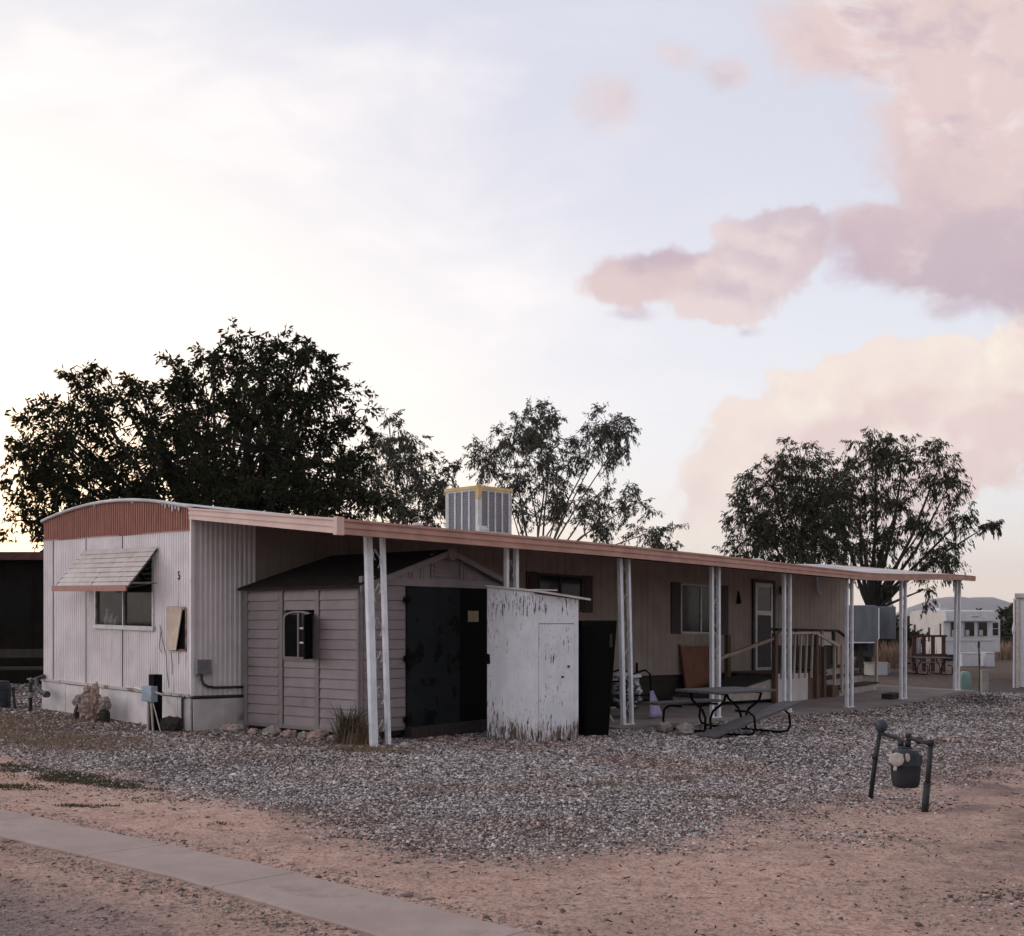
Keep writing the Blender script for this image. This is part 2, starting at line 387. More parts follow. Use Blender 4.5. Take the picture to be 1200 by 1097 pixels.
def stonemat(name, cols, rough=.85, tint=.0):
    m = bpy.data.materials.new(name); m.use_nodes = True; t = NT(m.node_tree); b = t.n['Principled BSDF']
    ge = t.n.new('ShaderNodeNewGeometry'); cr = t.n.new('ShaderNodeValToRGB')
    e = cr.color_ramp; e.interpolation = 'CONSTANT'
    while len(e.elements) < len(cols): e.elements.new(.5)
    for i, c in enumerate(cols): e.elements[i].position = i / len(cols); e.elements[i].color = (*c, 1)
    t.l.new(ge.outputs['Random Per Island'], cr.inputs[0])
    pos = t.n.new('ShaderNodeTexCoord').outputs['Object']
    c = t.mix(t.m('MULTIPLY', t.ss(t.noise(pos, .45, 4, .6), .45, .66), tint), cr.outputs[0], (.82, .64, .56), 'MULTIPLY')
    c = t.mix(1.0, c, (1.0, .985, .93), 'MULTIPLY')
    t.l.new(c, b.inputs['Base Color']); b.inputs['Roughness'].default_value = rough
    b.inputs['Specular IOR Level'].default_value = .25
    return m
M['gravel'] = stonemat('gravel_stones', [(.36, .32, .325), (.19, .165, .17), (.48, .43, .43), (.09, .075, .078), (.27, .225, .215), (.40, .365, .375), (.14, .115, .112), (.58, .53, .53), (.22, .195, .205), (.70, .65, .65), (.05, .042, .043), (.12, .10, .105)], tint=.8)
M['pebble'] = stonemat('dirt_pebbles', [(.32, .235, .205), (.24, .18, .16), (.38, .31, .285), (.13, .10, .09), (.30, .25, .235), (.36, .26, .22), (.27, .235, .23)])

# ------------------------------------------------------------------ ground
def uvn(t, pos):
    x, y, z = t.sep(pos)
    xr = t.m('SUBTRACT', x, CORNER[0]); yr = t.m('SUBTRACT', y, CORNER[1])
    u = t.m('ADD', t.m('MULTIPLY', xr, CU), t.m('MULTIPLY', yr, SU_))
    v = t.m('ADD', t.m('MULTIPLY', xr, -SU_), t.m('MULTIPLY', yr, CU))
    return u, v
def ground_mat():
    m = bpy.data.materials.new('lot_ground'); m.use_nodes = True; t = NT(m.node_tree); b = t.n['Principled BSDF']
    pos = t.n.new('ShaderNodeTexCoord').outputs['Object']
    u, v = uvn(t, pos)
    w = t.m('MULTIPLY', t.m('SUBTRACT', t.noise(pos, .9, 6, .65), .5), 1.6)
    w2 = t.m('MULTIPLY', t.m('SUBTRACT', t.noise(pos, .35, 4, .6), .5), 1.4)
    gr = t.m('MULTIPLY', t.ss(t.m('ADD', u, w), -3.2, -2.3), t.ss(t.m('ADD', v, t.m('ADD', w, w2)), -9.2, -7.5))
    road = t.ss(t.m('ADD', u, t.m('ADD', w, w2)), -4.9, -6.1)
    patch = t.m('MULTIPLY', t.ss(t.noise(pos, .55, 5, .62), .50, .62), t.ss(u, -2.2, 0.0))
    gr = t.m('MAXIMUM', gr, t.m('MULTIPLY', patch, .62))
    fine = t.noise(pos, 38, 4, .7); mid = t.noise(pos, 6, 6, .65); big = t.noise(pos, .5, 5, .6)
    dirt = t.mix(t.ss(mid, .34, .66), (.66, .42, .33), (.80, .54, .44))
    dirt = t.mix(t.ss(big, .42, .66), dirt, (.56, .37, .305))
    dirt = t.mix(t.m('MULTIPLY', t.ss(fine, .46, .64), .62), dirt, (.20, .125, .095))
    dirt = t.mix(t.m('MULTIPLY', t.ss(t.noise(pos, 11, 7, .72), .50, .64), .55), dirt, (.24, .155, .12))
    dirt = t.mix(t.m('MULTIPLY', t.ss(t.noise(pos, 75, 3, .7), .60, .72), .5), dirt, (.60, .47, .42))
    stain = t.m('MULTIPLY', t.ss(t.noise(t.scale(pos, (1, 1.6, 1)), 1.1, 6, .68), .62, .72), .7)
    dirt = t.mix(stain, dirt, (.17, .10, .075))
    vor = t.n.new('ShaderNodeTexVoronoi'); vor.inputs['Scale'].default_value = 42; t.put(vor.inputs['Vector'], pos)
    cr = t.n.new('ShaderNodeValToRGB'); t.l.new(t.sep(vor.outputs['Color'])[0], cr.inputs[0])
    e = cr.color_ramp.elements; e[0].color = (.04, .032, .031, 1); e[1].color = (.27, .23, .225, 1)
    grav = t.mix(.55, cr.outputs[0], t.mix(t.ss(mid, .35, .65), (.10, .08, .077), (.16, .13, .124)))
    grav = t.mix(t.ss(big, .5, .72), grav, (.19, .14, .12))
    soil = t.m('MULTIPLY', t.m('MULTIPLY', t.ss(t.m('ADD', v, t.m('MULTIPLY', w, .25)), -4.3, -3.9), t.ss(v, -2.9, -3.1)), t.m('MULTIPLY', t.ss(u, 5.5, 8), t.ss(t.noise(pos, 2.2, 5, .65), .36, .5)))
    grav = t.mix(t.m('MULTIPLY', soil, .85), grav, (.035, .026, .02))
    yard = t.m('MULTIPLY', t.ss(t.m('ADD', v, w), -.8, 1.2), t.ss(u, -3.6, -2.6))
    grav = t.mix(t.m('MULTIPLY', yard, .85), grav, t.mix(t.ss(mid, .38, .62), (.13, .098, .078), (.22, .165, .13)))
    rd = t.mix(t.ss(fine, .4, .62), (.31, .255, .25), (.18, .148, .147))
    c = t.mix(gr, dirt, grav); c = t.mix(t.m('MULTIPLY', road, .92), c, rd)
    # beyond the lots: dusty scrub land
    far = t.ss(t.sep(pos)[1], 60, 140); c = t.mix(far, c, t.mix(t.ss(t.noise(pos, .05, 6), .4, .6), (.22, .16, .12), (.13, .11, .07)))
    t.put(b.inputs['Base Color'], c); b.inputs['Roughness'].default_value = .95; b.inputs['Specular IOR Level'].default_value = .15
    n = t.n.new('ShaderNodeBump'); n.inputs['Strength'].default_value = 1.0; n.inputs['Distance'].default_value = .045
    h = t.m('ADD', t.m('ADD', t.m('MULTIPLY', t.noise(pos, 40, 6, .7), .8), t.m('MULTIPLY', t.noise(pos, 6, 6, .65), 1.6)), t.m('MULTIPLY', vor.outputs['Distance'], t.m('MULTIPLY', gr, -.9)))
    t.l.new(h, n.inputs['Height']); t.l.new(n.outputs[0], b.inputs['Normal'])
    return m
def axis(lo, hi, fine_lo, fine_hi, step):
    a = list(np.arange(fine_lo, fine_hi + 1e-6, step)); s = step; x = a[-1]
    while x < hi: s *= 1.35; x += s; a.append(x)
    s = step; x = a[0]
    while x > lo: s *= 1.35; x -= s; a.insert(0, x)
    return np.array(a)
def bump_h(X, Y):
    u = CU * (X - CORNER[0]) + SU_ * (Y - CORNER[1]); v = -SU_ * (X - CORNER[0]) + CU * (Y - CORNER[1])
    f = .022 * mnoise.noise(Vector((X * .7, Y * .7, 3))) + .012 * mnoise.noise(Vector((X * 2.3, Y * 2.3, 9)))
    if u > -.6 and v > -3.4: f = min(f, 0) * .3 - .012
    if u > 12 and -4.6 < v < -3.0:         # earth banked against the raised end of the slab
        t = min(max((-v - 3.1) / 1.3, 0), 1); e = min(max((20.2 - u) / 2, 0), 1)
        f += (rise(u) * .9 - .02 * min(1, (u - 12) / 3)) * (1 - t * t * (3 - 2 * t)) * e
    if -5.2 < u + .125 * max(0, v + 7.4) < -3.6: f = -.012
    return f
gx = axis(-6000, 6000, -14, 16, .25); gy = axis(-400, 9000, 3, 30, .25)
vv = []; 
for y in gy:
    for x in gx:
        z = g(x) + (bump_h(x, y) if -15 < x < 17 and 2 < y < 32 else 0)
        vv.append((x, y, z))
nx = len(gx); ff = [(j * nx + i, j * nx + i + 1, (j + 1) * nx + i + 1, (j + 1) * nx + i) for j in range(len(gy) - 1) for i in range(nx - 1)]
b_ = MB(); b_.v = vv; b_.f = ff
tag(b_.build('ground', ground_mat(), smooth=True), 'reddish dirt and grey gravel lot sloping gently to the right', kind='structure')

# distant mountains
def ridge(name, Y, pts, label, depth):
    m_ = MB(); xs = np.linspace(pts[0][0], pts[-1][0], 160); rows = 9; vs_ = []
    for r in range(rows):
        f = r / (rows - 1); prof = math.sin(f * math.pi) if r < rows - 1 else 0
        for x in xs:
            h = np.interp(x, [p[0] for p in pts], [p[1] for p in pts])
            h *= 1 + .03 * mnoise.noise(Vector((x * .008, f * 3, 1))) + .05 * mnoise.noise(Vector((x * .028, f * 5, 4)))
            vs_.append((x, Y + (f - .5) * depth, g(x) - 2 + h * prof ** .8 * (1 + .05 * mnoise.noise(Vector((x * .012, f * 4, 8))))))
    n = len(xs)
    m_.add(vs_, [(r * n + i, r * n + i + 1, (r + 1) * n + i + 1, (r + 1) * n + i) for r in range(rows - 1) for i in range(n - 1)])
    tag(m_.build(name, M['mountain'], smooth=True), label, kind='structure')
MS = .5
ridge('mountains', 5200 * MS, [(x * MS, h * MS) for x, h in [(900, 0), (1500, 15), (1725, 28), (1800, 58), (1860, 84), (1910, 112), (1955, 128), (1985, 124), (2013, 98), (2045, 114), (2080, 128), (2120, 112), (2180, 94), (2262, 78), (2350, 66), (2450, 50), (2700, 50), (3100, 45), (3800, 70), (4600, 20), (5200, 0)]],
      'low blue-grey mountain ridge on the horizon', 700)

# loose stones and litter
def stones(name, X, Y, size, mat, flat=.62, sink=.25):
    n = len(X)
    base = np.array([(1, 0, 0), (-1, 0, 0), (0, 1, 0), (0, -1, 0), (0, 0, 1), (0, 0, -1)], float)
    vt = base[None] * (1 + rng.uniform(-.35, .35, (n, 6, 1))) + rng.uniform(-.22, .22, (n, 6, 3))
    vt *= size[:, None, None]; vt[:, :, 0] *= rng.uniform(.75, 1.3, (n, 1)); vt[:, :, 2] *= flat * rng.uniform(.7, 1.2, (n, 1))
    ti = rng.normal(0, .35, n); c_, s_ = np.cos(ti)[:, None], np.sin(ti)[:, None]
    y_, z_ = vt[:, :, 1].copy(), vt[:, :, 2].copy(); vt[:, :, 1] = c_ * y_ - s_ * z_; vt[:, :, 2] = s_ * y_ + c_ * z_
    a = rng.uniform(0, 6.283, n); c_, s_ = np.cos(a)[:, None], np.sin(a)[:, None]
    x_, y_ = vt[:, :, 0].copy(), vt[:, :, 1].copy(); vt[:, :, 0] = c_ * x_ - s_ * y_; vt[:, :, 1] = s_ * x_ + c_ * y_
    z0 = np.array([g(x) + bump_h(x, y) for x, y in zip(X, Y)]) + size * flat * (1 - 2 * sink) * .6
    vt += np.stack([X, Y, z0], 1)[:, None, :]
    fs = np.array([(0, 2, 4), (2, 1, 4), (1, 3, 4), (3, 0, 4), (2, 0, 5), (1, 2, 5), (3, 1, 5), (0, 3, 5)])
    lp = (fs[None] + (np.arange(n) * 6)[:, None, None]).ravel()
    return np_mesh(name, vt.reshape(-1, 3), lp, np.full(n * 8, 3), mat)
def kbend(v): return -.125 * np.maximum(0, v + 7.4) + .04 * np.maximum(0, -7.4 - v)
def scatter(n, dens, y0=4.6, y1=30):
    Y = y0 * (y1 / y0) ** rng.random(n * 6) ; X = Y * rng.uniform(-.56, .56, n * 6)
    u = CU * (X - CORNER[0]) + SU_ * (Y - CORNER[1]); v = -SU_ * (X - CORNER[0]) + CU * (Y - CORNER[1])
    keep = rng.random(n * 6) < dens(u, v, X, Y)
    uk = u - kbend(v)
    keep &= ~((u > 5.05) & (u < 18.4) & (v > -3.12) & (v < .1)) & ~((u > -.03) & (u < 18) & (v > -.05) & (v < 4.4)) & ~((uk > -4.66) & (uk < -4.09))
    X, Y = X[keep][:n], Y[keep][:n]
    return X, Y
def sstep(x, a, b): t = np.clip((x - a) / (b - a), 0, 1); return t * t * (3 - 2 * t)
nz = lambda X, Y, f, o: np.array([mnoise.noise(Vector((x * f, y * f, o))) for x, y in zip(X, Y)])
bump = np.vectorize(bump_h)
def d_gravel(u, v, X, Y):
    w = nz(X, Y, .8, 1) * .55; w2 = nz(X, Y, .3, 5) * .5
    a = sstep(u + w, -3.5, -2.3) * sstep(v + w + w2, -9.3, -7.2) * (1 - .8 * sstep(v + w * 2, -.8, 1.2))
    bare = .35 + .65 * sstep(nz(X, Y, .45, 2), -.55, -.1)
    return np.maximum(a * bare, .36 * sstep(nz(X, Y, .5, 11), .0, .3) * sstep(u, -2.5, -.5)) * np.clip(Y / 13, .45, 1.0)
X, Y = scatter(330000, d_gravel, 5.5, 30)
tag(stones('gravel', X, Y, rng.lognormal(math.log(.0103), .36, len(X)) * np.clip(Y / 12, .8, 1.6), M['gravel']),
    'loose grey gravel covering the lot around the mobile home', 'gravel', kind='stuff')
def d_peb(u, v, X, Y):
    uk = u - kbend(v); edge = np.exp(-((uk + 4.80) / .14) ** 2) + .7 * np.exp(-((uk + 3.98) / .10) ** 2)
    road = .9 * sstep(u, -4.9, -6.2)
    return np.clip(.045 + .5 * edge + road * .4 + .10 * sstep(nz(X, Y, 1.2, 21), .1, .5), 0, 1)
X, Y = scatter(70000, d_peb, 4.4, 24)
tag(stones('dirt_pebbles', X, Y, rng.lognormal(math.log(.0050), .55, len(X)), M['pebble']), 'small stones and crumbs scattered over the reddish dirt', 'pebbles', kind='stuff')

def blades(name, pts, mat, label, cat, L=(.06, .16), wd_=.006, lean=.5, parent=None):
    # pts: array of (x, y, z); short bent blades of three points each
    n = len(pts); pts = np.asarray(pts, float)
    a = rng.uniform(0, 6.283, n); ln = rng.uniform(L[0], L[1], n); le = rng.uniform(.1, lean, n) * ln
    dr = np.stack([np.cos(a), np.sin(a), 0 * a], 1); sd = np.stack([-np.sin(a), np.cos(a), 0 * a], 1) * wd_
    up = np.array([0, 0, 1.])
    p1 = pts + dr * (le * .35)[:, None] + up * (ln * .6)[:, None]; p2 = pts + dr * le[:, None] + up * (ln * (1 - .35 * (le / ln) ** 2))[:, None]
    vt = np.stack([pts - sd, pts + sd, p1 + sd * .7, p1 - sd * .7, p2], 1).reshape(-1, 3)
    lp = (np.array([0, 1, 2, 3, 3, 2, 4])[None] + (np.arange(n) * 5)[:, None]).ravel()
    o = np_mesh(name, vt, lp, np.tile([4, 3], n), mat, parent)
    return o
def patch(cx, cy, rx, ry, rot, n):
    r_ = np.sqrt(rng.random(n)) * (1 + .35 * rng.normal(0, 1, n) * .5); a = rng.uniform(0, 6.283, n)
    x, y = r_ * np.cos(a) * rx, r_ * np.sin(a) * ry; c_, s_ = math.cos(rot), math.sin(rot)
    X, Y = cx + c_ * x - s_ * y, cy + s_ * x + c_ * y
    return [(X[i], Y[i], g(X[i]) + bump_h(X[i], Y[i]) - .004) for i in range(n)]
green = []
for (cx, cy, rx, ry, rot, n) in [(-4.8, 11.05, .42, .26, -.2, 2200), (-4.25, 10.8, .34, .12, -.5, 600), (-3.95, 10.45, .40, .27, -.45, 2400), (-3.5, 10.15, .30, .16, -.5, 1000), (-3.2, 9.95, .25, .08, -.3, 300), (-4.25, 9.85, .30, .14, -.2, 600), (-4.0, 10.3, .8, .55, -.4, 700),
                                 (-3.4, 9.0, .20, .05, -.3, 220), (-3.15, 9.02, .1, .04, 0, 60), (-2.9, 9.35, .26, .12, -.2, 130), (-2.1, 8.3, .09, .05, 0, 60), (-1.17, 7.95, .12, .04, -.3, 80), (-1.0, 7.9, .07, .03, 0, 30)]:
    green += patch(cx, cy, rx, ry, rot, n)
tag(blades('green_weeds', green, M['weed'], '', '', (.006, .026), .006, 2.2), 'low green weed patches on the dirt beside the concrete kerb', 'weeds', kind='stuff')
dry = []
for (cx, cy, rx, ry, rot, n) in [(-2.9, 13.9, .9, .25, -.3, 500), (-1.75, 13.35, .4, .22, 0, 700), (-1.2, 13.0, .35, .10, 0, 160), (-5.9, 13.8, 1.6, 1.1, -.4, 2600), (-4.9, 13.2, 1.1, .7, -.4, 1100), (-4.6, 12.5, 1.0, .5, -.4, 400), (-7.2, 15.2, 1.2, 1.0, -.6, 1500),
                                 (.9, 10.75, .2, .08, .1, 110), (1.7, 11.4, .25, .06, .1, 90), (1.85, 10.25, .4, .06, -.1, 130), (6.0, 18.8, .9, .3, .8, 500), (-6.6, 16.2, 1.2, .5, -.7, 700)]:
    dry += patch(cx, cy, rx, ry, rot, n)
tag(blades('dry_grass', dry, M['straw'], '', '', (.02, .09), .004, 1.8), 'thin dry grass lying along the front of the shed and trailer', 'dry grass', kind='stuff')
tw = []
for i in range(420):
    Yt = 5.2 + 7 * rng.random(); Xt = Yt * rng.uniform(-.48, .5); tw.append((Xt, Yt, g(Xt) + bump_h(Xt, Yt) + .004))
mb = MB()
for (x, y, z) in tw:
    u_ = CU * (x - CORNER[0]) + SU_ * (y - CORNER[1])
    v_ = -SU_ * (x - CORNER[0]) + CU * (y - CORNER[1])
    if -4.7 < u_ - float(kbend(v_)) < -4.05: continue
    a = rng.uniform(0, 6.28); l = rng.lognormal(math.log(.011), .6)
    mb.bar((x - math.cos(a) * l, y - math.sin(a) * l, z), (x + math.cos(a) * l, y + math.sin(a) * l, z + rng.uniform(-.002, .012)), .007, .005)
tag(mb.build('leaf_litter', M['wood_dark']), 'dark twigs and leaf litter strewn over the dirt', 'litter', kind='stuff')

# concrete ribbon kerb along the lot edge
def kerb_mat():
    m = bpy.data.materials.new('kerb_concrete'); m.use_nodes = True; t = NT(m.node_tree); b = t.n['Principled BSDF']
    pos = t.n.new('ShaderNodeTexCoord').outputs['Object']
    c = t.mix(t.ss(t.noise(pos, 1.4, 6, .6), .35, .65), (.33, .255, .228), (.40, .315, .285))
    c = t.mix(t.m('MULTIPLY', t.ss(t.noise(pos, 60, 3, .7), .55, .75), .4), c, (.20, .15, .125))
    c = t.mix(t.ss(t.noise(pos, 2.2, 7, .70), .50, .70), c, (.37, .25, .20))
    c = t.mix(t.m('MULTIPLY', t.ss(t.noise(t.scale(pos, (1, 1, 1)), 1.3, 7, .7), .52, .66), .6), c, (.235, .175, .15))
    t.put(b.inputs['Base Color'], c); b.inputs['Roughness'].default_value = .9; b.inputs['Specular IOR Level'].default_value = .2
    n = t.n.new('ShaderNodeBump'); n.inputs['Strength'].default_value = .35; n.inputs['Distance'].default_value = .01
    t.l.new(t.noise(pos, 90, 5, .7), n.inputs['Height']); t.l.new(n.outputs[0], b.inputs['Normal'])
    return m
mb = MB(htf(-4.4, -8))
def kedge(v, s): return .02 * mnoise.noise(Vector((v * 1.3, s, 0))) - .03 * max(0, mnoise.noise(Vector((v * 6, s, 5))) - .25) * (1 if s > 5 else -1) + .012 * mnoise.noise(Vector((v * 5, s, 2)))
joints = [-16, -9.62, -7.85, -6.62, -5.1, -3.6, -2.1, -.6, 2.4, 5.4, 8.4, 11.4, 14.4, 17.4, 24]
for j0, j1 in zip(joints[:-1], joints[1:]):
    vsx = np.linspace(j0 + .004, j1 - .004, max(int((j1 - j0) / .12), 2)); n = len(vsx); vs_ = []
    for v in vsx:
        bd = float(kbend(v)); a, b2 = -4.66 + kedge(v, 1) + bd, -4.09 + kedge(v, 7) + bd; top = .008 + .005 * mnoise.noise(Vector((v * .8, 3, 3)))
        vs_ += [(a, v, -.12), (a, v, top - .008), (a + .02, v, top), (b2 - .02, v, top), (b2, v, top - .008), (b2, v, -.12)]
    fs = [(i * 6 + q, i * 6 + q + 1, (i + 1) * 6 + q + 1, (i + 1) * 6 + q) for i in range(n - 1) for q in range(5)] + [tuple(range(6)), tuple(range((n - 1) * 6, n * 6))[::-1]]
    mb.add(vs_, fs)
o = mb.build('kerb', kerb_mat()); o.location = W(-4.4, -8); o.rotation_euler = (0, 0, TH)
tag(o, 'flush concrete ribbon kerb running diagonally across the foreground', kind='structure')

# patio slab
mb = MB(htf(5.1, 0, True))
us = np.linspace(5.1, 18.25, 30)
for a, b2 in zip(us[:-1], us[1:]):
    mb.hexa([(a, -3.08, -.25), (b2, -3.08, -.25), (b2, .2, -.25), (a, .2, -.25), (a, -3.08, .02), (b2, -3.08, .02), (b2, .2, .02), (a, .2, .02)])
o = mb.build('patio_slab', M['concrete']); o.location = W(5.1, 0); o.rotation_euler = (0, 0, TH)
tag(o, 'stained concrete patio slab under the awning roof', kind='structure')

# ------------------------------------------------------------------ mobile home
L_, WD = 17.95, 4.3
def arch(v): return 2.90 + .20 * max(math.sin(math.pi * min(max(v / WD, 0), 1)), 0) ** .85
home = hthing('mobile_home', 'long white and beige mobile home with rust red gable band and low arched roof', 'mobile home', 0, 0)
hm = lambda: MB(htf(0, 0))
def corr(mb, along, fixed, a0, a1, f0, f1, pitch=.06, dep=.012, out=-1, holes=()):
    # corrugated sheet; along 'v' lies in the plane u = fixed, along 'u' in the plane v = fixed
    cols = []; a = a0
    while a < a1:
        for q, dd in ((0, 0), (.5, 0), (.62, 1), (.88, 1)):
            x = a + q * pitch
            if x < a1: cols.append((x, dd * dep))
        a += pitch
    cols.append((a1, 0))
    def pt(x, dd, h): return (fixed + out * dd, x, h) if along == 'v' else (x, fixed + out * dd, h)
    for (x0, d0), (x1, d1) in zip(cols[:-1], cols[1:]):
        spans = [(None, None)]
        for (h0, h1, p0, p1) in holes:
            if h0 < (x0 + x1) / 2 < h1: spans = [(None, p0), (p1, None)]
        for lo, hi in spans:
            q = [pt(x0, d0, f0(x0) if lo is None else lo), pt(x1, d1, f0(x1) if lo is None else lo),
                 pt(x1, d1, f1(x1) if hi is None else hi), pt(x0, d0, f1(x0) if hi is None else hi)]
            if (along == 'v') == (out < 0): q = q[::-1]
            mb.add(q, [(0, 1, 2, 3)])
    return mb
K = lambda c: (lambda x: c)
WIN = (.96, 2.60, 1.32, 2.32)
corr(hm(), 'v', 0, 0, WD, K(.44), K(2.62), holes=[WIN]).build('end_wall', M['white_siding'], home)
corr(hm(), 'v', -.004, 0, WD, K(2.60), lambda v: arch(v) - .005, dep=.014, pitch=.062).build('gable_band', M['rust_band'], home)
corr(hm(), 'u', 0, 0, .98, K(.44), K(2.9), pitch=.075, dep=.016).build('side_wall', M['white_siding'], home, label='shaded corrugated white side wall')
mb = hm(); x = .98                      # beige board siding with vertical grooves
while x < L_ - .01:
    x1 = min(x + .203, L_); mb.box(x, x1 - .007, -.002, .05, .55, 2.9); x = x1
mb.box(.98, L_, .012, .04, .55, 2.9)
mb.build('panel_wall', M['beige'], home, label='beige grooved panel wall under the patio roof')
corr(hm(), 'v', L_, 0, WD, K(.44), lambda v: arch(v) - .005, out=1).build('far_end_wall', M['white_siding'], home)
corr(hm(), 'u', WD, 0, L_, K(.44), K(2.9), out=1).build('rear_wall', M['white_siding'], home)
hm().box(.02, L_ - .02, .02, WD - .02, .40, .46).build('floor', M['wood_dark'], home)
mb = hm(); n = 40                       # arched roof with a rolled white edge
vs_ = np.linspace(-.03, WD + .03, n)
for k_ in range(n - 1):
    a, b2 = vs_[k_], vs_[k_ + 1]
    for u0, u1 in zip(np.linspace(-.02, L_ + .03, 19)[:-1], np.linspace(-.02, L_ + .03, 19)[1:]):
        w0 = .012 * mnoise.noise(Vector((u0, a, 1))); w1 = .012 * mnoise.noise(Vector((u1, a, 1)))
        w2 = .012 * mnoise.noise(Vector((u0, b2, 1))); w3 = .012 * mnoise.noise(Vector((u1, b2, 1)))
        mb.add([(u0, a, arch(a) + .02 + w0), (u0, b2, arch(b2) + .02 + w2), (u1, b2, arch(b2) + .02 + w3), (u1, a, arch(a) + .02 + w1)], [(0, 3, 2, 1)])
roof = mb.build('roof', M['roof'], home, smooth=True)
mb = hm(); pts = [(-.03, v, arch(v) + .008 + .004 * mnoise.noise(Vector((v * 6, 0, 0)))) for v in np.linspace(-.02, WD + .02, 44)]
mb.tube(pts, .026, 6)
for v, dh in [(.28, .07), (.36, .05), (.44, .09), (.52, .04), (.62, .06), (.70, .03), (1.5, .03), (2.6, .035)]:
    mb.lump((-.03, v, arch(v) - dh / 2), (.014, .022, dh / 2 + .02), v, .2, 2)
mb.build('edge_trim', M['roof'], roof, smooth=True)
for u, v, s in [(15.9, 1.2, .13), (17.1, .35, .12), (5.3, 1.5, .09), (8.4, 1.3, .12)]:
    mb = MB(htf(0, 0)); h = arch(v) + .01
    mb.lathe([(s * 1.2, -.02), (s * 1.2, .03), (s * .9, .05), (s * 1.05, .055), (s * .95, .09), (s * .3, .105)], (u, v, h), 14)
    mb.build('roof_vent', M['roof'], roof)
# skirting
mb = hm()
for v0, v1 in [(0, .30), (.308, 1.02), (1.03, 1.62), (1.63, 2.34), (2.35, 2.85), (2.86, 3.5), (3.51, WD)]:
    t_ = .006 * random.random(); mb.box(-.035 - t_, -.012, v0, v1, -.1, .41 + .01 * random.random())
mb.build('end_skirting', M['skirt'], home)
hm().box(-.055, -.0, -.0, WD, .425, .462).build('skirt_rail', pm('rail_dirty', (.50, .45, .43), (.2, .12, .09), 5, .7, lo=.5, hi=.62), home)
mb = hm(); mb.box(0, 1.4, -.03, -.01, -.1, .40); mb.box(1.41, 4.3, -.03, -.01, -.1, .40); mb.build('side_skirting', M['skirt'], home)
hm().box(4.3, L_, .06, .09, -.2, .56).build('dark_skirting', M['wood_dark'], home, label='dark recessed skirting under the patio side')
mb = hm()
for v in (.0, 1.80, 2.89, 3.95): mb.box(-.019, -.011, v + .001, v + .013, .46, 2.60)
mb.each('panel_seam', M['wood_dark'], home)
mb = hm(); mb.box(-.03, .0, -.022, .012, .44, 2.9); mb.box(-.005, .03, -.03, -.001, .44, 2.9); mb.build('corner_trim', M['white_siding'], home)
mb = hm()
for v, h, r in [(.02, 2.47, .009), (.02, 1.95, .009), (.02, 1.52, .010), (.02, .84, .009)]: mb.lump((-.02, v - .03, h), (.012, r, r * 1.6), v + h, .3, 2)
mb.each('screw_hole', M['black'], home)
# end window: real opening with a dim room behind it
f = hm(); v0, v1, h0, h1 = WIN
for a in ((v0 - .02, v0 + .02), (v1 - .02, v1 + .02), ((v0 + v1) / 2 - .012, (v0 + v1) / 2 + .012)): f.box(-.03, .03, a[0], a[1], h0 - .025, h1 + .03)
f.box(-.045, .03, v0 - .03, v1 + .02, h0 - .045, h0 + .015); f.box(-.033, .03, v0, v1, h1 - .02, h1 + .05); f.box(-.028, .02, v0, (v0 + v1) / 2, 1.92, 1.945)
win = f.build('window', M['frame'], home)
def glassmat():
    m = bpy.data.materials.new('clear_dark_glass'); m.use_nodes = True; t = NT(m.node_tree); t.n.remove(t.n['Principled BSDF'])
    gl = t.n.new('ShaderNodeBsdfGlossy'); gl.inputs['Roughness'].default_value = .04
    tr = t.n.new('ShaderNodeBsdfTransparent'); tr.inputs[0].default_value = (.45, .45, .45, 1)
    lw = t.n.new('ShaderNodeLayerWeight'); lw.inputs[0].default_value = .25
    fr = t.n.new('ShaderNodeMath'); fr.operation = 'MULTIPLY'; t.l.new(lw.outputs['Facing'], fr.inputs[0]); fr.inputs[1].default_value = .12
    mx = t.n.new('ShaderNodeMixShader'); t.l.new(fr.outputs[0], mx.inputs[0]); t.l.new(tr.outputs[0], mx.inputs[1]); t.l.new(gl.outputs[0], mx.inputs[2])
    t.l.new(mx.outputs[0], t.n['Material Output'].inputs[0]); return m
M['clear'] = glassmat()
hm().quad((.003, v1, h0), (.003, v0, h0), (.003, v0, h1), (.003, v1, h1)).build('pane', M['clear'], win)
mb = hm(); mb.box(.02, .9, v0 - .3, v0 - .28, .9, 2.6); mb.box(.02, .9, v1 + .28, v1 + .3, .9, 2.6); mb.box(.9, .92, v0 - .3, v1 + .3, .9, 2.6)
mb.build('room_lining', M['dark_frame'], win)
hm().box(.03, .35, v0, v1, h0 - .06, h0 + .01).build('inner_sill', M['frame'], win)
for i, (v, r, h, lb) in enumerate( [(2.47, .055, .24, 'tallest white vase in the left corner of the end window'), (2.33, .05, .17, 'middle white vase behind the end window glass'), (2.21, .04, .13, 'smallest white vase on the end window sill')]):
    o = MB().lathe([(r * .7, 0), (r, h * .3), (r * .6, h * .6), (r * .35, h * .8), (r * .5, h)], (0, 0, 0), 12).build('vase', M['post'], smooth=True)
    tag(o, lb, 'vase', 'vases in the end window'); o.location = W(.10, v, h0 + .01)
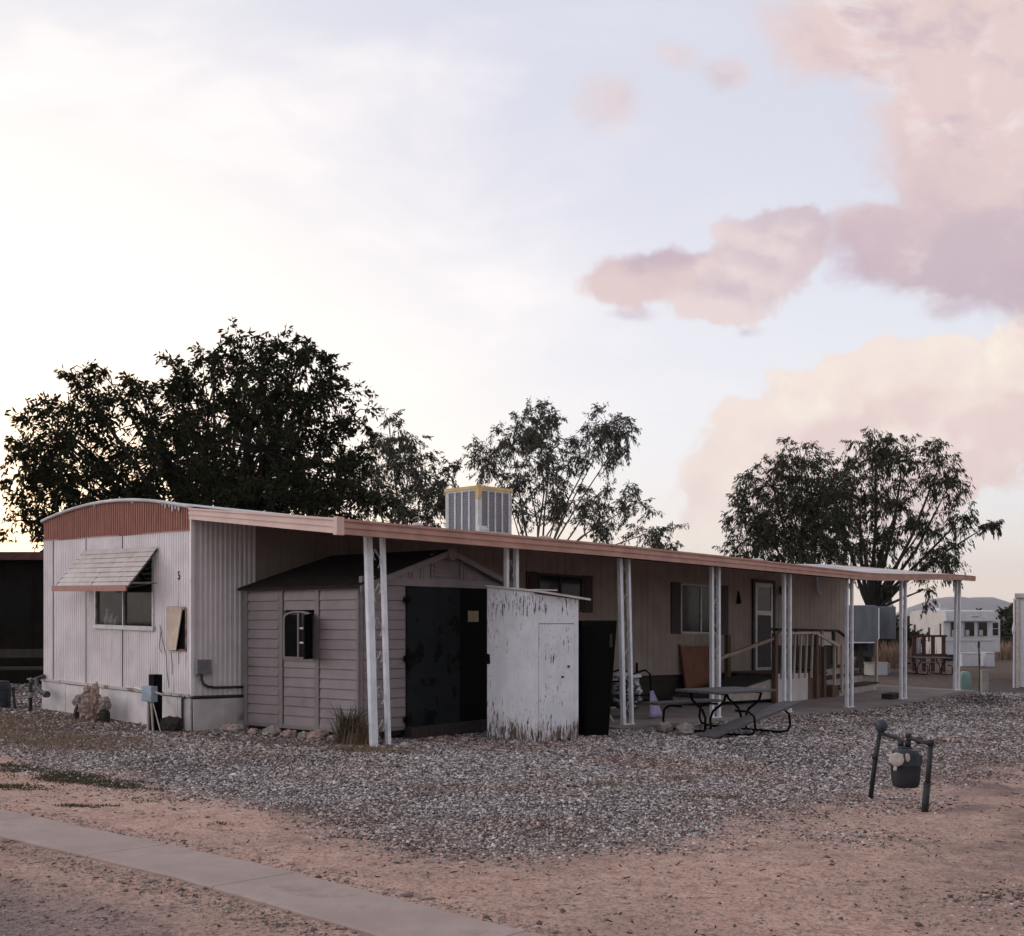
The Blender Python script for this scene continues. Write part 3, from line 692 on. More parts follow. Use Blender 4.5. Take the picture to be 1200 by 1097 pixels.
# slatted window awning
mb = hm(); top = (-.03, 2.41); fr_ = (-.47, 1.85); n = 8; a0, a1 = .82, 2.95
for i in range(n):
    t0, t1 = i / n, (i + .93) / n
    p = lambda t: (top[0] + (fr_[0] - top[0]) * t, top[1] + (fr_[1] - top[1]) * t)
    (u0, z0), (u1, z1) = p(t0), p(t1); z0 -= .004; 
    mb.hexa([(u0, a0, z0), (u0, a1, z0), (u1, a1, z1 + .006), (u1, a0, z1 + .006), (u0, a0, z0 + .010), (u0, a1, z0 + .010), (u1, a1, z1 + .016), (u1, a0, z1 + .016)])
awn = mb.build('window_awning', M['awn_slat'], home)
mb = hm()
mb.box(-.505, -.485, a0 - .01, a1 + .01, 1.80, 1.88)
mb.build('awning_lip', M['lip'], awn)
mb = hm()
for a in (a0 + .008, a1 - .008, (a0 + a1) / 2): mb.bar((-.03, a, 2.385), (-.48, a, 1.835), .010, .026)
mb.bar((-.03, a0 + .02, 1.93), (-.47, a0 + .02, 1.845), .012, .012); mb.bar((-.03, a1 - .02, 1.93), (-.47, a1 - .02, 1.845), .012, .012)
mb.each('awning_bracket', M['dark_frame'], awn)
# torn-open service hatch and the street number
mb = hm(); mb.box(-.016, -.013, .14, .56, 1.05, 1.58); hat = mb.build('service_hatch', M['black'], home)
mb = hm()
mb.hexa([(-.025, .575, 1.03), (-.06, .29, 1.04), (-.035, .17, 1.60), (-.022, .58, 1.60), (-.037, .575, 1.025), (-.075, .285, 1.035), (-.05, .165, 1.605), (-.036, .58, 1.605)])
mb.build('hatch_panel', M['tan_board'], hat, label='tan hatch board hanging loose')
mb = hm(); mb.box(-.022, -.012, .11, .14, 1.05, 1.60); mb.box(-.022, -.012, .14, .56, 1.585, 1.61); mb.box(-.03, -.012, .12, .44, 1.025, 1.05)
mb.lump((-.04, .16, 1.58), (.02, .035, .02), 3, .4, 2); mb.build('hatch_frame', pm('rusty_frame', (.32, .24, .2), (.16, .08, .05), 9, .8), hat)
cu = bpy.data.curves.new('house_number', 'FONT'); cu.body = '5'; cu.size = .16; cu.extrude = .004; cu.align_x = 'CENTER'
tmp = bpy.data.objects.new('tmp', cu); sc.collection.objects.link(tmp)
dg = bpy.context.evaluated_depsgraph_get(); me = bpy.data.meshes.new_from_object(tmp.evaluated_get(dg)); bpy.data.objects.remove(tmp)
mb = hm(); mb.add([(-.018 - p.co.z, .30 - p.co.x * .8, 1.97 + p.co.y) for p in me.vertices], [tuple(p.vertices) for p in me.polygons])
mb.build('house_number', M['black'], home)
mb = hm()
for pts in ([(.50, 1.0), (.46, .82), (.47, .70)], [(.30, 1.02), (.30, .85)], [(.78, 1.36), (.70, 1.12), (.62, .95), (.60, .75), (.55, .52)], [(.75, 1.30), (.80, 1.05), (.72, .98)]):
    mb.tube([(-.02, a, h) for a, h in pts], .004, 5)
mb.each('loose_wire', M['pipe'], home)
# electric junction box and conduit at the corner
mb = hm(); mb.box(.015, .20, -.11, -.016, .73, .91); mb.box(.0, .215, -.118, -.112, .735, .925); jb = mb.build('junction_box', M['grey_metal'], home, bevel=.006)
mb = hm(); mb.tube([(.10, -.06, .74), (.10, -.06, .66), (.13, -.06, .60), (.20, -.06, .565), (.32, -.06, .55), (1.6, -.06, .55)], .018, 8)
mb.tube([(-.05, .16, .0), (-.055, .155, .40), (-.05, .10, .43), (.0, -.035, .435), (1.6, -.04, .43)], .016, 8)
mb.each('conduit', M['pipe'], home)
mb = hm(); mb.tube([(-.03, 4.2, .5), (-.16, 4.22, .46), (-.2, 4.1, .34), (-.22, 3.9, .27), (-.22, 3.72, .25)], .035, 8); mb.lathe([(.05, 0), (.055, .06), (.04, .06)], (-.22, 3.71, .25), 10, 'y')
mb.build('drain_hose', M['pipe'], home)
# patio side windows, door, lamp
def pwin(u0, u1, h0, h1, sh, fm='frame'):
    mb = hm(); 
    for a in (u0 - .02, u1 - .02, (u0 + u1) / 2 - .02): mb.box(a, a + .04, -.035, .01, h0, h1)
    mb.box(u0 + .02, u1 - .02, -.033, .01, h0 - .02, h0 + .02); mb.box(u0 + .02, u1 - .02, -.033, .01, h1 - .02, h1 + .02)
    w = mb.build('window', M[fm], home)
    hm().box(u0, u1, -.018, -.008, h0, h1).build('pane', M['glass'], w)
    for a in (u0 - sh - .03, u1 + .03):
        mb = hm(); mb.box(a, a + sh, -.03, -.004, h0 - .03, h1 + .03)
        for q in range(10): z = h0 + .05 + q * (h1 - h0 - .1) / 10; mb.box(a + .04, a + sh - .04, -.036, -.03, z, z + .05)
        mb.build('shutter', M['shutter'], w)
pwin(11.0, 12.38, 1.39, 2.36, .30)
pwin(6.75, 7.9, 1.75, 2.36, .28, 'dark_frame')
mb = hm(); mb.box(13.66, 13.74, -.05, .02, .52, 2.58); mb.box(14.50, 14.58, -.05, .02, .52, 2.58); mb.box(13.74, 14.50, -.05, .02, 2.52, 2.58); dr = mb.build('door', M['dark_frame'], home)
mb = hm()
for a, b2 in ((13.76, 13.84), (14.40, 14.48)): mb.box(a, b2, -.042, -.02, .54, 2.50)
for a, b2 in ((.54, .66), (1.80, 1.90), (2.42, 2.50)): mb.box(13.84, 14.40, -.041, -.02, a, b2)
mb.build('screen_frame', M['frame'], dr)
hm().box(13.84, 14.40, -.03, -.024, .66, 1.80).build('screen', M['dark_frame'], dr)
hm().box(13.84, 14.40, -.03, -.024, 1.90, 2.42).build('pane', M['glass'], dr)
mb = hm(); 
for q in range(5): mb.box(13.9 + q * .1, 13.95 + q * .1, -.023, -.018, 1.95, 2.35)
mb.build('curtain', M['cloth'], dr)
hm().lump((14.44, -.06, 1.5), (.03, .03, .03), 1, .05, 2).build('handle', M['pipe'], dr)
mb = hm(); mb.lathe([(.05, 0), (.075, .05), (.085, .16), (.03, .2)], (14.85, -.1, 2.25), 10); mb.box(14.83, 14.87, -.1, .0, 2.43, 2.46); mb.build('porch_lamp', M['dark_frame'], home)
mb = hm(); mb.hexa([(13.04, -.01, 2.02), (13.20, -.01, 2.02), (13.18, -.05, 2.06), (13.06, -.05, 2.06), (13.10, -.01, 2.30), (13.14, -.01, 2.30), (13.13, -.03, 2.28), (13.11, -.03, 2.28)])
mb.build('wall_ornament', M['black'], home)
mb = hm(); mb.box(4.32, L_, -.012, -.003, 2.72, 2.86); mb.box(4.32, L_, -.015, -.003, .55, .60); mb.build('wall_batten', M['beige'], home)
mb = hm(); mb.tube([(16.42, -.06, 2.75), (16.42, -.06, 2.52), (16.46, -.07, 2.40), (16.56, -.08, 2.34)], .035, 8); mb.build('drain_spout', M['post'], home)
mb = hm(); mb.tube([(9.55, -.02, .6), (9.55, -.02, .80)], .02, 6); mb.build('tap', M['black'], home)
hm().lump((8.5, -.02, .80), (.07, .02, .05), 5, .6, 2).build('wall_stain', M['black'], home)

# ------------------------------------------------------------------ patio awning roof on posts
pa = hthing('patio_awning', 'long patio roof with brown metal fascia on paired white posts', 'patio roof', 0, -2.78)
pm2 = lambda: MB(htf(0, -2.78, True))
us = list(np.linspace(0, 18.05, 37))
VD0, VD1 = .0, -3.03
def dh(v): return 2.87 + (2.60 - 2.87) * (v / VD1)
mb = pm2()
for a, b2 in zip(us[:-1], us[1:]):
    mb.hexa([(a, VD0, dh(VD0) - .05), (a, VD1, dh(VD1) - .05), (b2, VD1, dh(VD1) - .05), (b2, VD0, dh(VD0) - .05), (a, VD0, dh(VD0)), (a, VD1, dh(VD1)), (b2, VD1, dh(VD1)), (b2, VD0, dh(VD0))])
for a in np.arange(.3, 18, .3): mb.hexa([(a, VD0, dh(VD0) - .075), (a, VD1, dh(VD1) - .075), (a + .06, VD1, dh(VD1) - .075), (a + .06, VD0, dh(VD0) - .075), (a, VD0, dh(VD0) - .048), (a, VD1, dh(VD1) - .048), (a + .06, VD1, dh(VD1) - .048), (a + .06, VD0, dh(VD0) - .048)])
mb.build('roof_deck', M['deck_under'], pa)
mb = pm2()
for a, b2 in zip(us[:-1], us[1:]):
    w = lambda u, v: .01 * mnoise.noise(Vector((u * .8, v * .8, 2)))
    vv_ = np.linspace(VD0 + .02, VD1, 5)
    for c_, e_ in zip(vv_[:-1], vv_[1:]):
        mb.add([(a, c_, dh(c_) + .014 + w(a, c_)), (a, e_, dh(e_) + .014 + w(a, e_)), (b2, e_, dh(e_) + .014 + w(b2, e_)), (b2, c_, dh(c_) + .014 + w(b2, c_))], [(0, 1, 2, 3)])
mb.build('roof_coating', M['roof'], pa, smooth=True)
mb = pm2()
def ftop(u): return 2.63 + .035 * min(u / 5, 1) - .055 * max((u - 8) / 10, 0)
def fbot(u): return 2.455 + .035 * min(u / 5, 1) + .005 * max((u - 8) / 10, 0)
for a, b2 in zip(us[:-1], us[1:]):
    ta, tb, ba, bb = ftop(a), ftop(b2), fbot(a), fbot(b2)
    mb.hexa([(a, -3.08, ba), (b2, -3.08, bb), (b2, -3.03, bb), (a, -3.03, ba), (a, -3.08, ta), (b2, -3.08, tb), (b2, -3.03, tb), (a, -3.03, ta)])
    for f0, f1, o_ in ((.0, .20, .012), (.42, .66, .016), (.84, 1.0, .02)):
        z = lambda lo, hi, f: lo + (hi - lo) * f
        mb.hexa([(a, -3.08 - o_, z(ba, ta, f0)), (b2, -3.08 - o_, z(bb, tb, f0)), (b2, -3.079, z(bb, tb, f0)), (a, -3.079, z(ba, ta, f0)),
                 (a, -3.08 - o_, z(ba, ta, f1)), (b2, -3.08 - o_, z(bb, tb, f1)), (b2, -3.079, z(bb, tb, f1)), (a, -3.079, z(ba, ta, f1))])
mb.build('front_fascia', M['fascia'], pa)
for (u0, u1, m_, nm, sgn) in ((-.05, -.002, 'fascia_lit', 'end_fascia', -1), (18.055, 18.10, 'fascia', 'end_fascia', 1)):
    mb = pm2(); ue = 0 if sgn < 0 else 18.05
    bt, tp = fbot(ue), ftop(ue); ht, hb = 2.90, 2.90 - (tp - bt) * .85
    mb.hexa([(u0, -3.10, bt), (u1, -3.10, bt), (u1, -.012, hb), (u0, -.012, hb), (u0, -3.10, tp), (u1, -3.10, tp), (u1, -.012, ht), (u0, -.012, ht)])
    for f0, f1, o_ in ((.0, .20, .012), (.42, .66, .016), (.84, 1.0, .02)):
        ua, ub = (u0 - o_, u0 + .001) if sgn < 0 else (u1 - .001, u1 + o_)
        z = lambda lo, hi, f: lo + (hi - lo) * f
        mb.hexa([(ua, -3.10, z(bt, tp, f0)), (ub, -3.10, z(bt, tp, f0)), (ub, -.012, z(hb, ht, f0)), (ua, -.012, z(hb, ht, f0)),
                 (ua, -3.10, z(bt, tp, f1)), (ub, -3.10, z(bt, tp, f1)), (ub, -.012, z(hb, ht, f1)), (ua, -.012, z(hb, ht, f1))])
    mb.build(nm, M[m_], pa, label='pale end fascia with sky light painted into its colour' if sgn < 0 else None)
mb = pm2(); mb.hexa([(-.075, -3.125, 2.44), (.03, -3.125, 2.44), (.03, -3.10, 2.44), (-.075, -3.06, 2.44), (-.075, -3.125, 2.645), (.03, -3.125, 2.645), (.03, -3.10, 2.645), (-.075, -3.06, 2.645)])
mb.build('corner_cap', M['fascia_lit'], pa)
mb = pm2()
for a, b2 in zip(us[:-1], us[1:]): mb.hexa([(a, -2.82, 2.50), (b2, -2.82, 2.50), (b2, -2.74, 2.50), (a, -2.74, 2.50), (a, -2.82, 2.56), (b2, -2.82, 2.56), (b2, -2.74, 2.56), (a, -2.74, 2.56)])
mb.build('header_beam', M['deck_under'], pa)
# (u, lean along u, lean along v, tube width, spacing)
for u, lu, lv, wa, wb, spc in [(.86, -.05, .05, .095, .05, .225), (3.13, 0, 0, .05, .055, .19), (5.67, -.05, .03, .07, .05, .20), (8.03, -.01, 0, .06, .055, .20), (10.33, 0, 0, .055, .05, .20), (12.69, 0, 0, .055, .05, .20), (15.06, .01, 0, .055, .05, .20), (17.80, .05, -.02, .055, .055, .19)]:
    z0 = -.02 if u < 5 else .02
    mb = pm2()
    for du, w_ in ((-spc / 2, wa), (spc / 2, wb)):
        x = u + du; q = w_ / 2
        # centre line runs across the line of posts so both tubes show side by side
        mb.hexa([(x - q, -2.78 - .03, z0), (x + q, -2.78 - .03, z0), (x + q, -2.78 + .03, z0), (x - q, -2.78 + .03, z0),
                 (x + lu - q, -2.78 + lv - .03, 2.50), (x + lu + q, -2.78 + lv - .03, 2.50), (x + lu + q, -2.78 + lv + .03, 2.50), (x + lu - q, -2.78 + lv + .03, 2.50)])
    po = mb.build('post', M['post'], pa, bevel=.005)
    mb = pm2()
    for q in range(6):
        t = (q + .45) / 6; h = z0 + t * 2.45; cx, cv = u + lu * t + (wa - wb) / 4, -2.78 + lv * t; r = min((spc - wa / 2 - wb / 2) / 4, .04)
        s_ = 1 if q % 2 else -1
        pts = [(cx + s_ * r * 1.6 * math.cos(a) * (1 - .25 * i / 9) , cv, h + .09 * math.sin(a) * (1 - .3 * i / 9) + (.07 if i > 4 else 0)) for i, a in enumerate(np.linspace(-1.2, 4.4, 10))]
        mb.tube(pts, .008, 5)
    mb.each('scrollwork', M['frame'], po)
    mb = pm2(); mb.hexa([(u - spc / 2 - wa / 2 - .01, -2.83, z0 - .02), (u + spc / 2 + .04, -2.83, z0 - .02), (u + spc / 2 + .04, -2.73, z0 - .02), (u - spc / 2 - wa / 2 - .01, -2.73, z0 - .02),
                         (u - spc / 2 - wa / 2 - .01, -2.83, z0 + .012), (u + spc / 2 + .04, -2.83, z0 + .012), (u + spc / 2 + .04, -2.73, z0 + .012), (u - spc / 2 - wa / 2 - .01, -2.73, z0 + .012)])
    mb.build('foot_plate', M['post'], po)

# ------------------------------------------------------------------ evaporative cooler on the roof
cw = .88
ec = thing('evaporative_cooler', 'boxy evaporative cooler with louvred pads and yellowed top frame on the roof', 'cooler', W(7.08, 1.78, arch(1.78) - .05), TH)
MB().box(-.06, cw + .06, -.06, cw + .06, 0, .12).box(.02, cw - .02, .02, cw - .02, .12, .98).build('housing', M['cooler'], ec)
mb = MB(); mb.box(-.03, cw + .03, -.03, cw + .03, .93, 1.0); mb.lathe([(.05, 0), (.05, .04)], (0, 0, .98), 8); mb.build('top_frame', M['cooler_gold'], ec, bevel=.01)
mb = MB(); mb.box(-.035, .05, -.035, .05, .76, .945); mb.build('corner_bracket', M['cooler_gold'], ec)
for face in range(4):
    pd_ = MB(); fr2 = MB()
    def P3(a, d_, h):
        return {0: (a, -d_, h), 1: (-d_, a, h), 2: (a, cw + d_, h), 3: (cw + d_, a, h)}[face]
    def bx(mb, a0, a1, d0, d1, h0, h1):
        p = [P3(a, d_, h) for h in (h0, h1) for (a, d_) in ((a0, d0), (a1, d0), (a1, d1), (a0, d1))]; mb.hexa(p)
    for i in range(4):
        a0 = .07 + i * (cw - .12) / 4; a1 = a0 + (cw - .12) / 4 - .035
        for q in range(22):
            h = .16 + q * .034; bx(pd_, a0, a1, -.015 if q % 2 else -.012, .004, h, h + .022)
        bx(fr2, a1, a1 + .035, -.02, .016, .13, .93)
    bx(fr2, .0, .07, -.02, .014, .13, .93); bx(fr2, .07, cw - .05, -.02, .015, .12, .155); bx(fr2, .07, cw - .05, -.02, .015, .905, .93)
    pad = pd_.build('louvre_pad', M['cooler_pad'], ec); fr2.build('pad_frame', M['cooler'], pad)
MB().box(-.12, .10, -.14, -.06, .10, .14).box(-.12, .10, -.14, -.06, .16, .20).box(-.11, .09, -.13, -.07, .0, .24).build('water_inlet', M['cooler'], ec)
MB().box(cw + .15, cw + .7, .0, .35, .02, .07).build('duct_lid', M['cooler'], ec)

# ------------------------------------------------------------------ plastic garden shed
def at(X, Y, h=0): return (X, Y, g(X) + h)
sh = thing('garden_shed', 'taupe plastic garden shed with gable front and dark double doors under the patio roof', 'shed', at(-1.864, 14.2), math.atan2(.786, .619))
SW, SD, F0, EV, RG = 3.15, 2.18, .09, 1.92, 2.40
mb = MB(); mb.box(.03, SW - .03, .03, SD - .03, .02, F0 + .03); mb.build('floor', M['shed_dark'], sh)
mb = MB(); n0 = 14
for a0, a1 in ((.04, .70), (.80, 1.38), (1.50, 2.12)):       # side wall: three bays of moulded planks
    for q in range(n0):
        z0 = F0 + .05 + q * (EV - F0 - .1) / n0; z1 = z0 + (EV - F0 - .1) / n0 - .013
        if a0 == .80 and 1.0 < (z0 + z1) / 2 < 1.62: continue
        mb.hexa([(-.028, a0, z0), (.0, a0, z0), (.0, a1, z0), (-.028, a1, z0), (-.014, a0, z1), (.0, a0, z1), (.0, a1, z1), (-.014, a1, z1)])
mb.box(-.006, .03, 0, .80, F0, EV); mb.box(-.006, .03, 1.38, SD, F0, EV); mb.box(-.006, .03, .80, 1.38, F0, 1.0); mb.box(-.006, .03, .80, 1.38, 1.62, EV)
sw_ = mb.build('side_wall', M['shed'], sh)
mb = MB()
for a in (.0, .75, 1.44, 2.15): mb.box(-.034, -.004, a - .04 if a else -.0, a + .04 if a < 2 else SD, F0, EV)
mb.box(-.036, -.004, .8, 1.38, .97, 1.02); mb.box(-.03, -.004, .04, SD - .04, F0, F0 + .05); mb.box(-.03, -.004, .04, SD - .04, EV - .05, EV)
mb.build('pilaster', M['shed_trim'], sw_)
mb = MB(); fw = [(.84, 1.02), (1.34, 1.02), (1.34, 1.52)] + [(1.09 + .25 * math.cos(a), 1.52 + .07 * math.sin(a)) for a in np.linspace(0, math.pi, 9)][1:-1] + [(.84, 1.52)]
outer = [(1.09 + (y - 1.09) * 1.12, 1.29 + (z - 1.29) * 1.07) for y, z in fw]; n = len(fw)
for i in range(n):
    j = (i + 1) % n
    mb.hexa([(-.05, *outer[i]), (-.05, *outer[j]), (.0, *outer[j]), (.0, *outer[i]), (-.05, *fw[i]), (-.05, *fw[j]), (.0, *fw[j]), (.0, *fw[i])])
mb.box(-.045, .0, 1.075, 1.10, 1.02, 1.585)
wn = mb.build('window', M['shed_trim'], sh)
mb = MB(); mb.box(-.036, -.02, .85, 1.07, 1.19, 1.215); mb.box(-.036, -.02, .85, 1.07, 1.375, 1.40); mb.build('muntin', M['frame'], wn)
MB().box(-.018, -.012, .84, 1.34, 1.02, 1.59).build('pane', M['glass'], wn)
MB().box(-.045, -.022, 1.105, 1.335, 1.03, 1.56).build('shutter', M['door_black'], wn)
MB().hexa([(-.05, .83, 1.0), (-.05, .80, 1.0), (-.27, .70, 1.0), (-.27, .73, 1.0), (-.05, .83, 1.58), (-.05, .80, 1.58), (-.27, .70, 1.55), (-.27, .73, 1.55)]).build('shutter', M['door_black'], wn, label='open dark shutter')
D0, D1, DT = .80, 2.47, 1.93
mb = MB()
for a0, a1 in ((.05, D0 - .03), (D1 + .03, SW - .05)):
    for q in range(n0):
        z0 = F0 + .05 + q * (EV - F0 - .1) / n0; z1 = z0 + (EV - F0 - .1) / n0 - .013
        mb.hexa([(a0, -.028, z0), (a1, -.028, z0), (a1, 0, z0), (a0, 0, z0), (a0, -.014, z1), (a1, -.014, z1), (a1, 0, z1), (a0, 0, z1)])
mb.box(0, D0, -.006, .03, F0, EV); mb.box(D1, SW, -.006, .03, F0, EV)
def gh(s): return EV + (RG - EV) * (1 - abs(s - SW / 2) / (SW / 2))
mb.add([(0, -.005, DT), (SW, -.005, DT), (SW, -.005, EV + .001), (SW / 2, -.005, RG), (0, -.005, EV + .001)], [(0, 1, 2, 3, 4)])
mb.box(0, SW, -.03, .02, DT + .001, DT + .10)
s = .22
while s < SW - .15:
    if not 1.26 < s < 1.86: mb.box(s, s + .022, -.018, .0, DT + .10, gh(s) - .06); mb.box(s + .06, s + .17, -.012, .0, DT + .10, gh(s + .1) - .10)
    s += .215
mb.build('gable_wall', M['shed'], sh)
mb = MB(); mb.box(1.27, 1.30, -.03, 0, 2.05, 2.36); mb.box(1.85, 1.88, -.03, 0, 2.05, 2.36)
for q in range(5): mb.hexa([(1.33, -.03, 2.06 + q * .065), (1.82, -.03, 2.06 + q * .065), (1.82, 0, 2.06 + q * .065), (1.33, 0, 2.06 + q * .065), (1.33, -.008, 2.11 + q * .065), (1.82, -.008, 2.11 + q * .065), (1.82, 0, 2.11 + q * .065), (1.33, 0, 2.11 + q * .065)])
mb.build('gable_vent', M['shed'], sh)
mb = MB()
for sgn in (-1, 1):
    e = SW / 2 + sgn * (SW / 2 + .10); ez = EV - .035
    mb.hexa([(SW / 2, -.10, RG + .0), (e, -.10, ez), (e, SD + .05, ez), (SW / 2, SD + .05, RG), (SW / 2, -.10, RG + .035), (e, -.10, ez + .035), (e, SD + .05, ez + .035), (SW / 2, SD + .05, RG + .035)])
rf = mb.build('roof', M['shed_dark'], sh)
mb = MB()
for sgn in (-1, 1):
    e = SW / 2 + sgn * (SW / 2 + .10); ez = EV - .04
    mb.hexa([(SW / 2, -.125, RG - .045), (e, -.125, ez - .045), (e, -.10, ez - .045), (SW / 2, -.10, RG - .045), (SW / 2, -.125, RG + .03), (e, -.125, ez + .03), (e, -.10, ez + .03), (SW / 2, -.10, RG + .03)])
mb.lathe([(.09, 0), (.09, .03)], (SW / 2, -.14, RG - .03), 10, 'y'); mb.build('gable_trim', M['shed_trim'], rf)
MB().box(.02, SW - .02, SD - .03, SD, F0, EV).box(SW - .03, SW, .03, SD, F0, EV).build('rear_wall', M['shed'], sh)
mb = MB(); mb.box(D0, 1.83, -.035, -.005, F0 + .03, DT); dl = mb.build('door', M['door_dark'], sh, label='slate grey door leaf blotched with black')
mb = MB()
for z in (.22, 1.0, 1.75): mb.box(D0 - .07, D0 + .06, -.048, -.036, z - .035, z + .035); mb.lathe([(.018, 0), (.018, .12)], (D0 - .02, -.055, z - .06), 8)
mb.build('hinge', M['black'], dl)
mb = MB(); mb.box(1.85, D1, -.015, .01, F0 + .03, DT); d2 = mb.build('door', M['door_black'], sh, label='black right door leaf')
MB().box(2.02, 2.24, -.022, -.016, 1.47, 1.62).build('notice', M['paper'], d2)
MB().box(D0 - .05, D1 + .05, -.16, -.04, -.02, F0 + .03).build('door_sill', M['wood_dark'], sh)

# ------------------------------------------------------------------ white peeling cabinet
def peel_mat():
    m = bpy.data.materials.new('peeling_white_paint'); m.use_nodes = True; t = NT(m.node_tree); b = t.n['Principled BSDF']
    pos = t.n.new('ShaderNodeTexCoord').outputs['Object']; z = t.sep(pos)[2]
    st = t.scale(pos, (9, 9, 1.6)); fl = t.noise(st, 3.2, 8, .68); fl2 = t.noise(t.vm('ADD', st, (7, 2, 1)), 7.5, 6, .65)
    low_ = t.ss(z, .42, .0); hi_ = t.m('MULTIPLY', t.ss(z, 1.45, 1.8), .6)
    th = t.m('SUBTRACT', .612, t.m('ADD', t.m('MULTIPLY', low_, .13), t.m('MULTIPLY', hi_, .085)))
    th = t.m('SUBTRACT', th, t.m('MULTIPLY', t.m('SUBTRACT', t.noise(pos, 2.0, 4), .5), .26))
    pe = t.m('MAXIMUM', t.ss(t.m('SUBTRACT', fl, th), .0, .03), t.m('MULTIPLY', t.ss(t.m('SUBTRACT', fl2, th), .02, .05), .85))
    paint = t.mix(t.ss(t.noise(pos, 4, 5), .35, .65), (.68, .69, .73), (.79, .785, .82))
    paint = t.mix(t.m('MULTIPLY', low_, t.ss(t.noise(pos, 5, 5), .4, .6)), paint, (.46, .39, .36))
    wood = t.mix(t.noise(t.scale(pos, (20, 20, 2)), 3, 4), (.045, .038, .035), (.17, .13, .11))
    t.put(b.inputs['Base Color'], t.mix(pe, paint, wood)); b.inputs['Roughness'].default_value = .75; b.inputs['Specular IOR Level'].default_value = .25
    n = t.n.new('ShaderNodeBump'); n.inputs['Strength'].default_value = .5; n.inputs['Distance'].default_value = .006; n.invert = True
    t.l.new(t.m('ADD', pe, t.m('MULTIPLY', t.noise(t.scale(pos, (30, 30, 2)), 4, 4), .5)), n.inputs['Height']); t.l.new(n.outputs[0], b.inputs['Normal'])
    return m
M['peel'] = peel_mat()
cb = thing('utility_cabinet', 'tall white wooden cabinet with flaking paint standing in front of the shed', 'cabinet', at(.28, 14.38), math.atan2(.69, .72))
CW, CD = .80, .871
def ctop(x): return 1.885 - .085 * x
def ragged(n, lo, amp, s): return [lo + amp * abs(mnoise.noise(Vector((i * .37, s, 0)))) + (amp * .8 if (i * 7 + s) % 5 == 0 else 0) for i in range(n)]
mb = MB(); n = 28; ys = np.linspace(0.021, CD, n); rb = ragged(n, -.02, .05, 3)
for i in range(n - 1):
    mb.hexa([(0, ys[i], rb[i]), (.02, ys[i], rb[i]), (.02, ys[i + 1], rb[i + 1]), (0, ys[i + 1], rb[i + 1]), (0, ys[i], ctop(0) + .095 * ys[i]), (.02, ys[i], ctop(0) + .095 * ys[i]), (.02, ys[i + 1], ctop(0) + .095 * ys[i + 1]), (0, ys[i + 1], ctop(0) + .095 * ys[i + 1])])
mb.build('side_panel', M['peel'], cb)
mb = MB()
mb.box(0, .07, 0, .02, -.01, 1.87); mb.box(.73, CW, 0, .02, -.03, 1.81); mb.hexa([(.07, 0, 1.50), (.73, 0, 1.50), (.73, .02, 1.50), (.07, .02, 1.50), (.07, 0, 1.865), (.73, 0, 1.815), (.73, .02, 1.815), (.07, .02, 1.865)])
mb.build('front_frame', M['peel'], cb)
mb = MB(); xs = np.linspace(.078, .722, 20); rb = ragged(20, -.0, .05, 8)
for i in range(19): mb.hexa([(xs[i], -.004, rb[i]), (xs[i + 1], -.004, rb[i + 1]), (xs[i + 1], .016, rb[i + 1]), (xs[i], .016, rb[i]), (xs[i], -.004, 1.492), (xs[i + 1], -.004, 1.492), (xs[i + 1], .016, 1.492), (xs[i], .016, 1.492)])
cdr = mb.build('door', M['peel'], cb)
MB().lump((.60, -.015, .95), (.018, .02, .018), 3, .1, 2).lump((.5, -.006, .82), (.03, .004, .015), 4, .3, 2).build('latch', M['pipe'], cdr)
MB().box(CW - .02, CW, .021, CD, -.02, 1.80).box(.021, CW - .021, CD - .02, CD, 0, 1.85).build('back_panel', M['wood_dark'], cb)
mb = MB()
mb.hexa([(-.03, -.07, ctop(0) + .004), (CW + .16, -.07, ctop(CW) - .02), (CW + .16, .5, ctop(CW) + .03), (-.03, CD, ctop(0) + .09), (-.03, -.07, ctop(0) + .03), (CW + .16, -.07, ctop(CW) + .006), (CW + .16, .5, ctop(CW) + .056), (-.03, CD, ctop(0) + .116)])
mb.box(.0, .36, -.05, .12, ctop(.1) + .035, ctop(.1) + .05)
mb.build('roof_board', pm('bleached_board', (.58, .54, .51), (.45, .40, .37), 4, .8, stretch=(1, 6, 6), c3=(.2, .16, .13), s3=5, lo3=.6, hi3=.75), cb)
MB().hexa([(-.02, CD - .06, .98), (0, CD - .06, .98), (0, CD + .03, .97), (-.02, CD + .03, .97), (-.02, CD - .05, 1.10), (0, CD - .05, 1.10), (0, CD + .04, 1.12), (-.02, CD + .04, 1.12)]).build('hasp', M['black'], cb)

# black tapered locker beside it
bl = thing('black_locker', 'matt black upright locker flaring towards the top beside the white cabinet', 'locker', at(1.1, 15.75), R(14))
mb = MB(); mb.hexa([(-.20, -.22, -.05), (.15, -.22, -.05), (.15, .22, -.05), (-.20, .22, -.05), (-.25, -.24, 1.56), (.27, -.24, 1.56), (.27, .24, 1.56), (-.25, .24, 1.56)])
mb.build('body', M['black'], bl, bevel=.015)
MB().hexa([(-.18, -.232, .05), (.13, -.232, .05), (.13, -.228, .05), (-.18, -.228, .05), (-.21, -.252, 1.48), (.235, -.252, 1.48), (.235, -.238, 1.48), (-.21, -.238, 1.48)]).build('door', M['door_black'], bl)
MB().box(.15, .19, -.27, -.245, 1.2, 1.38).build('handle', M['wood_dark'], bl)

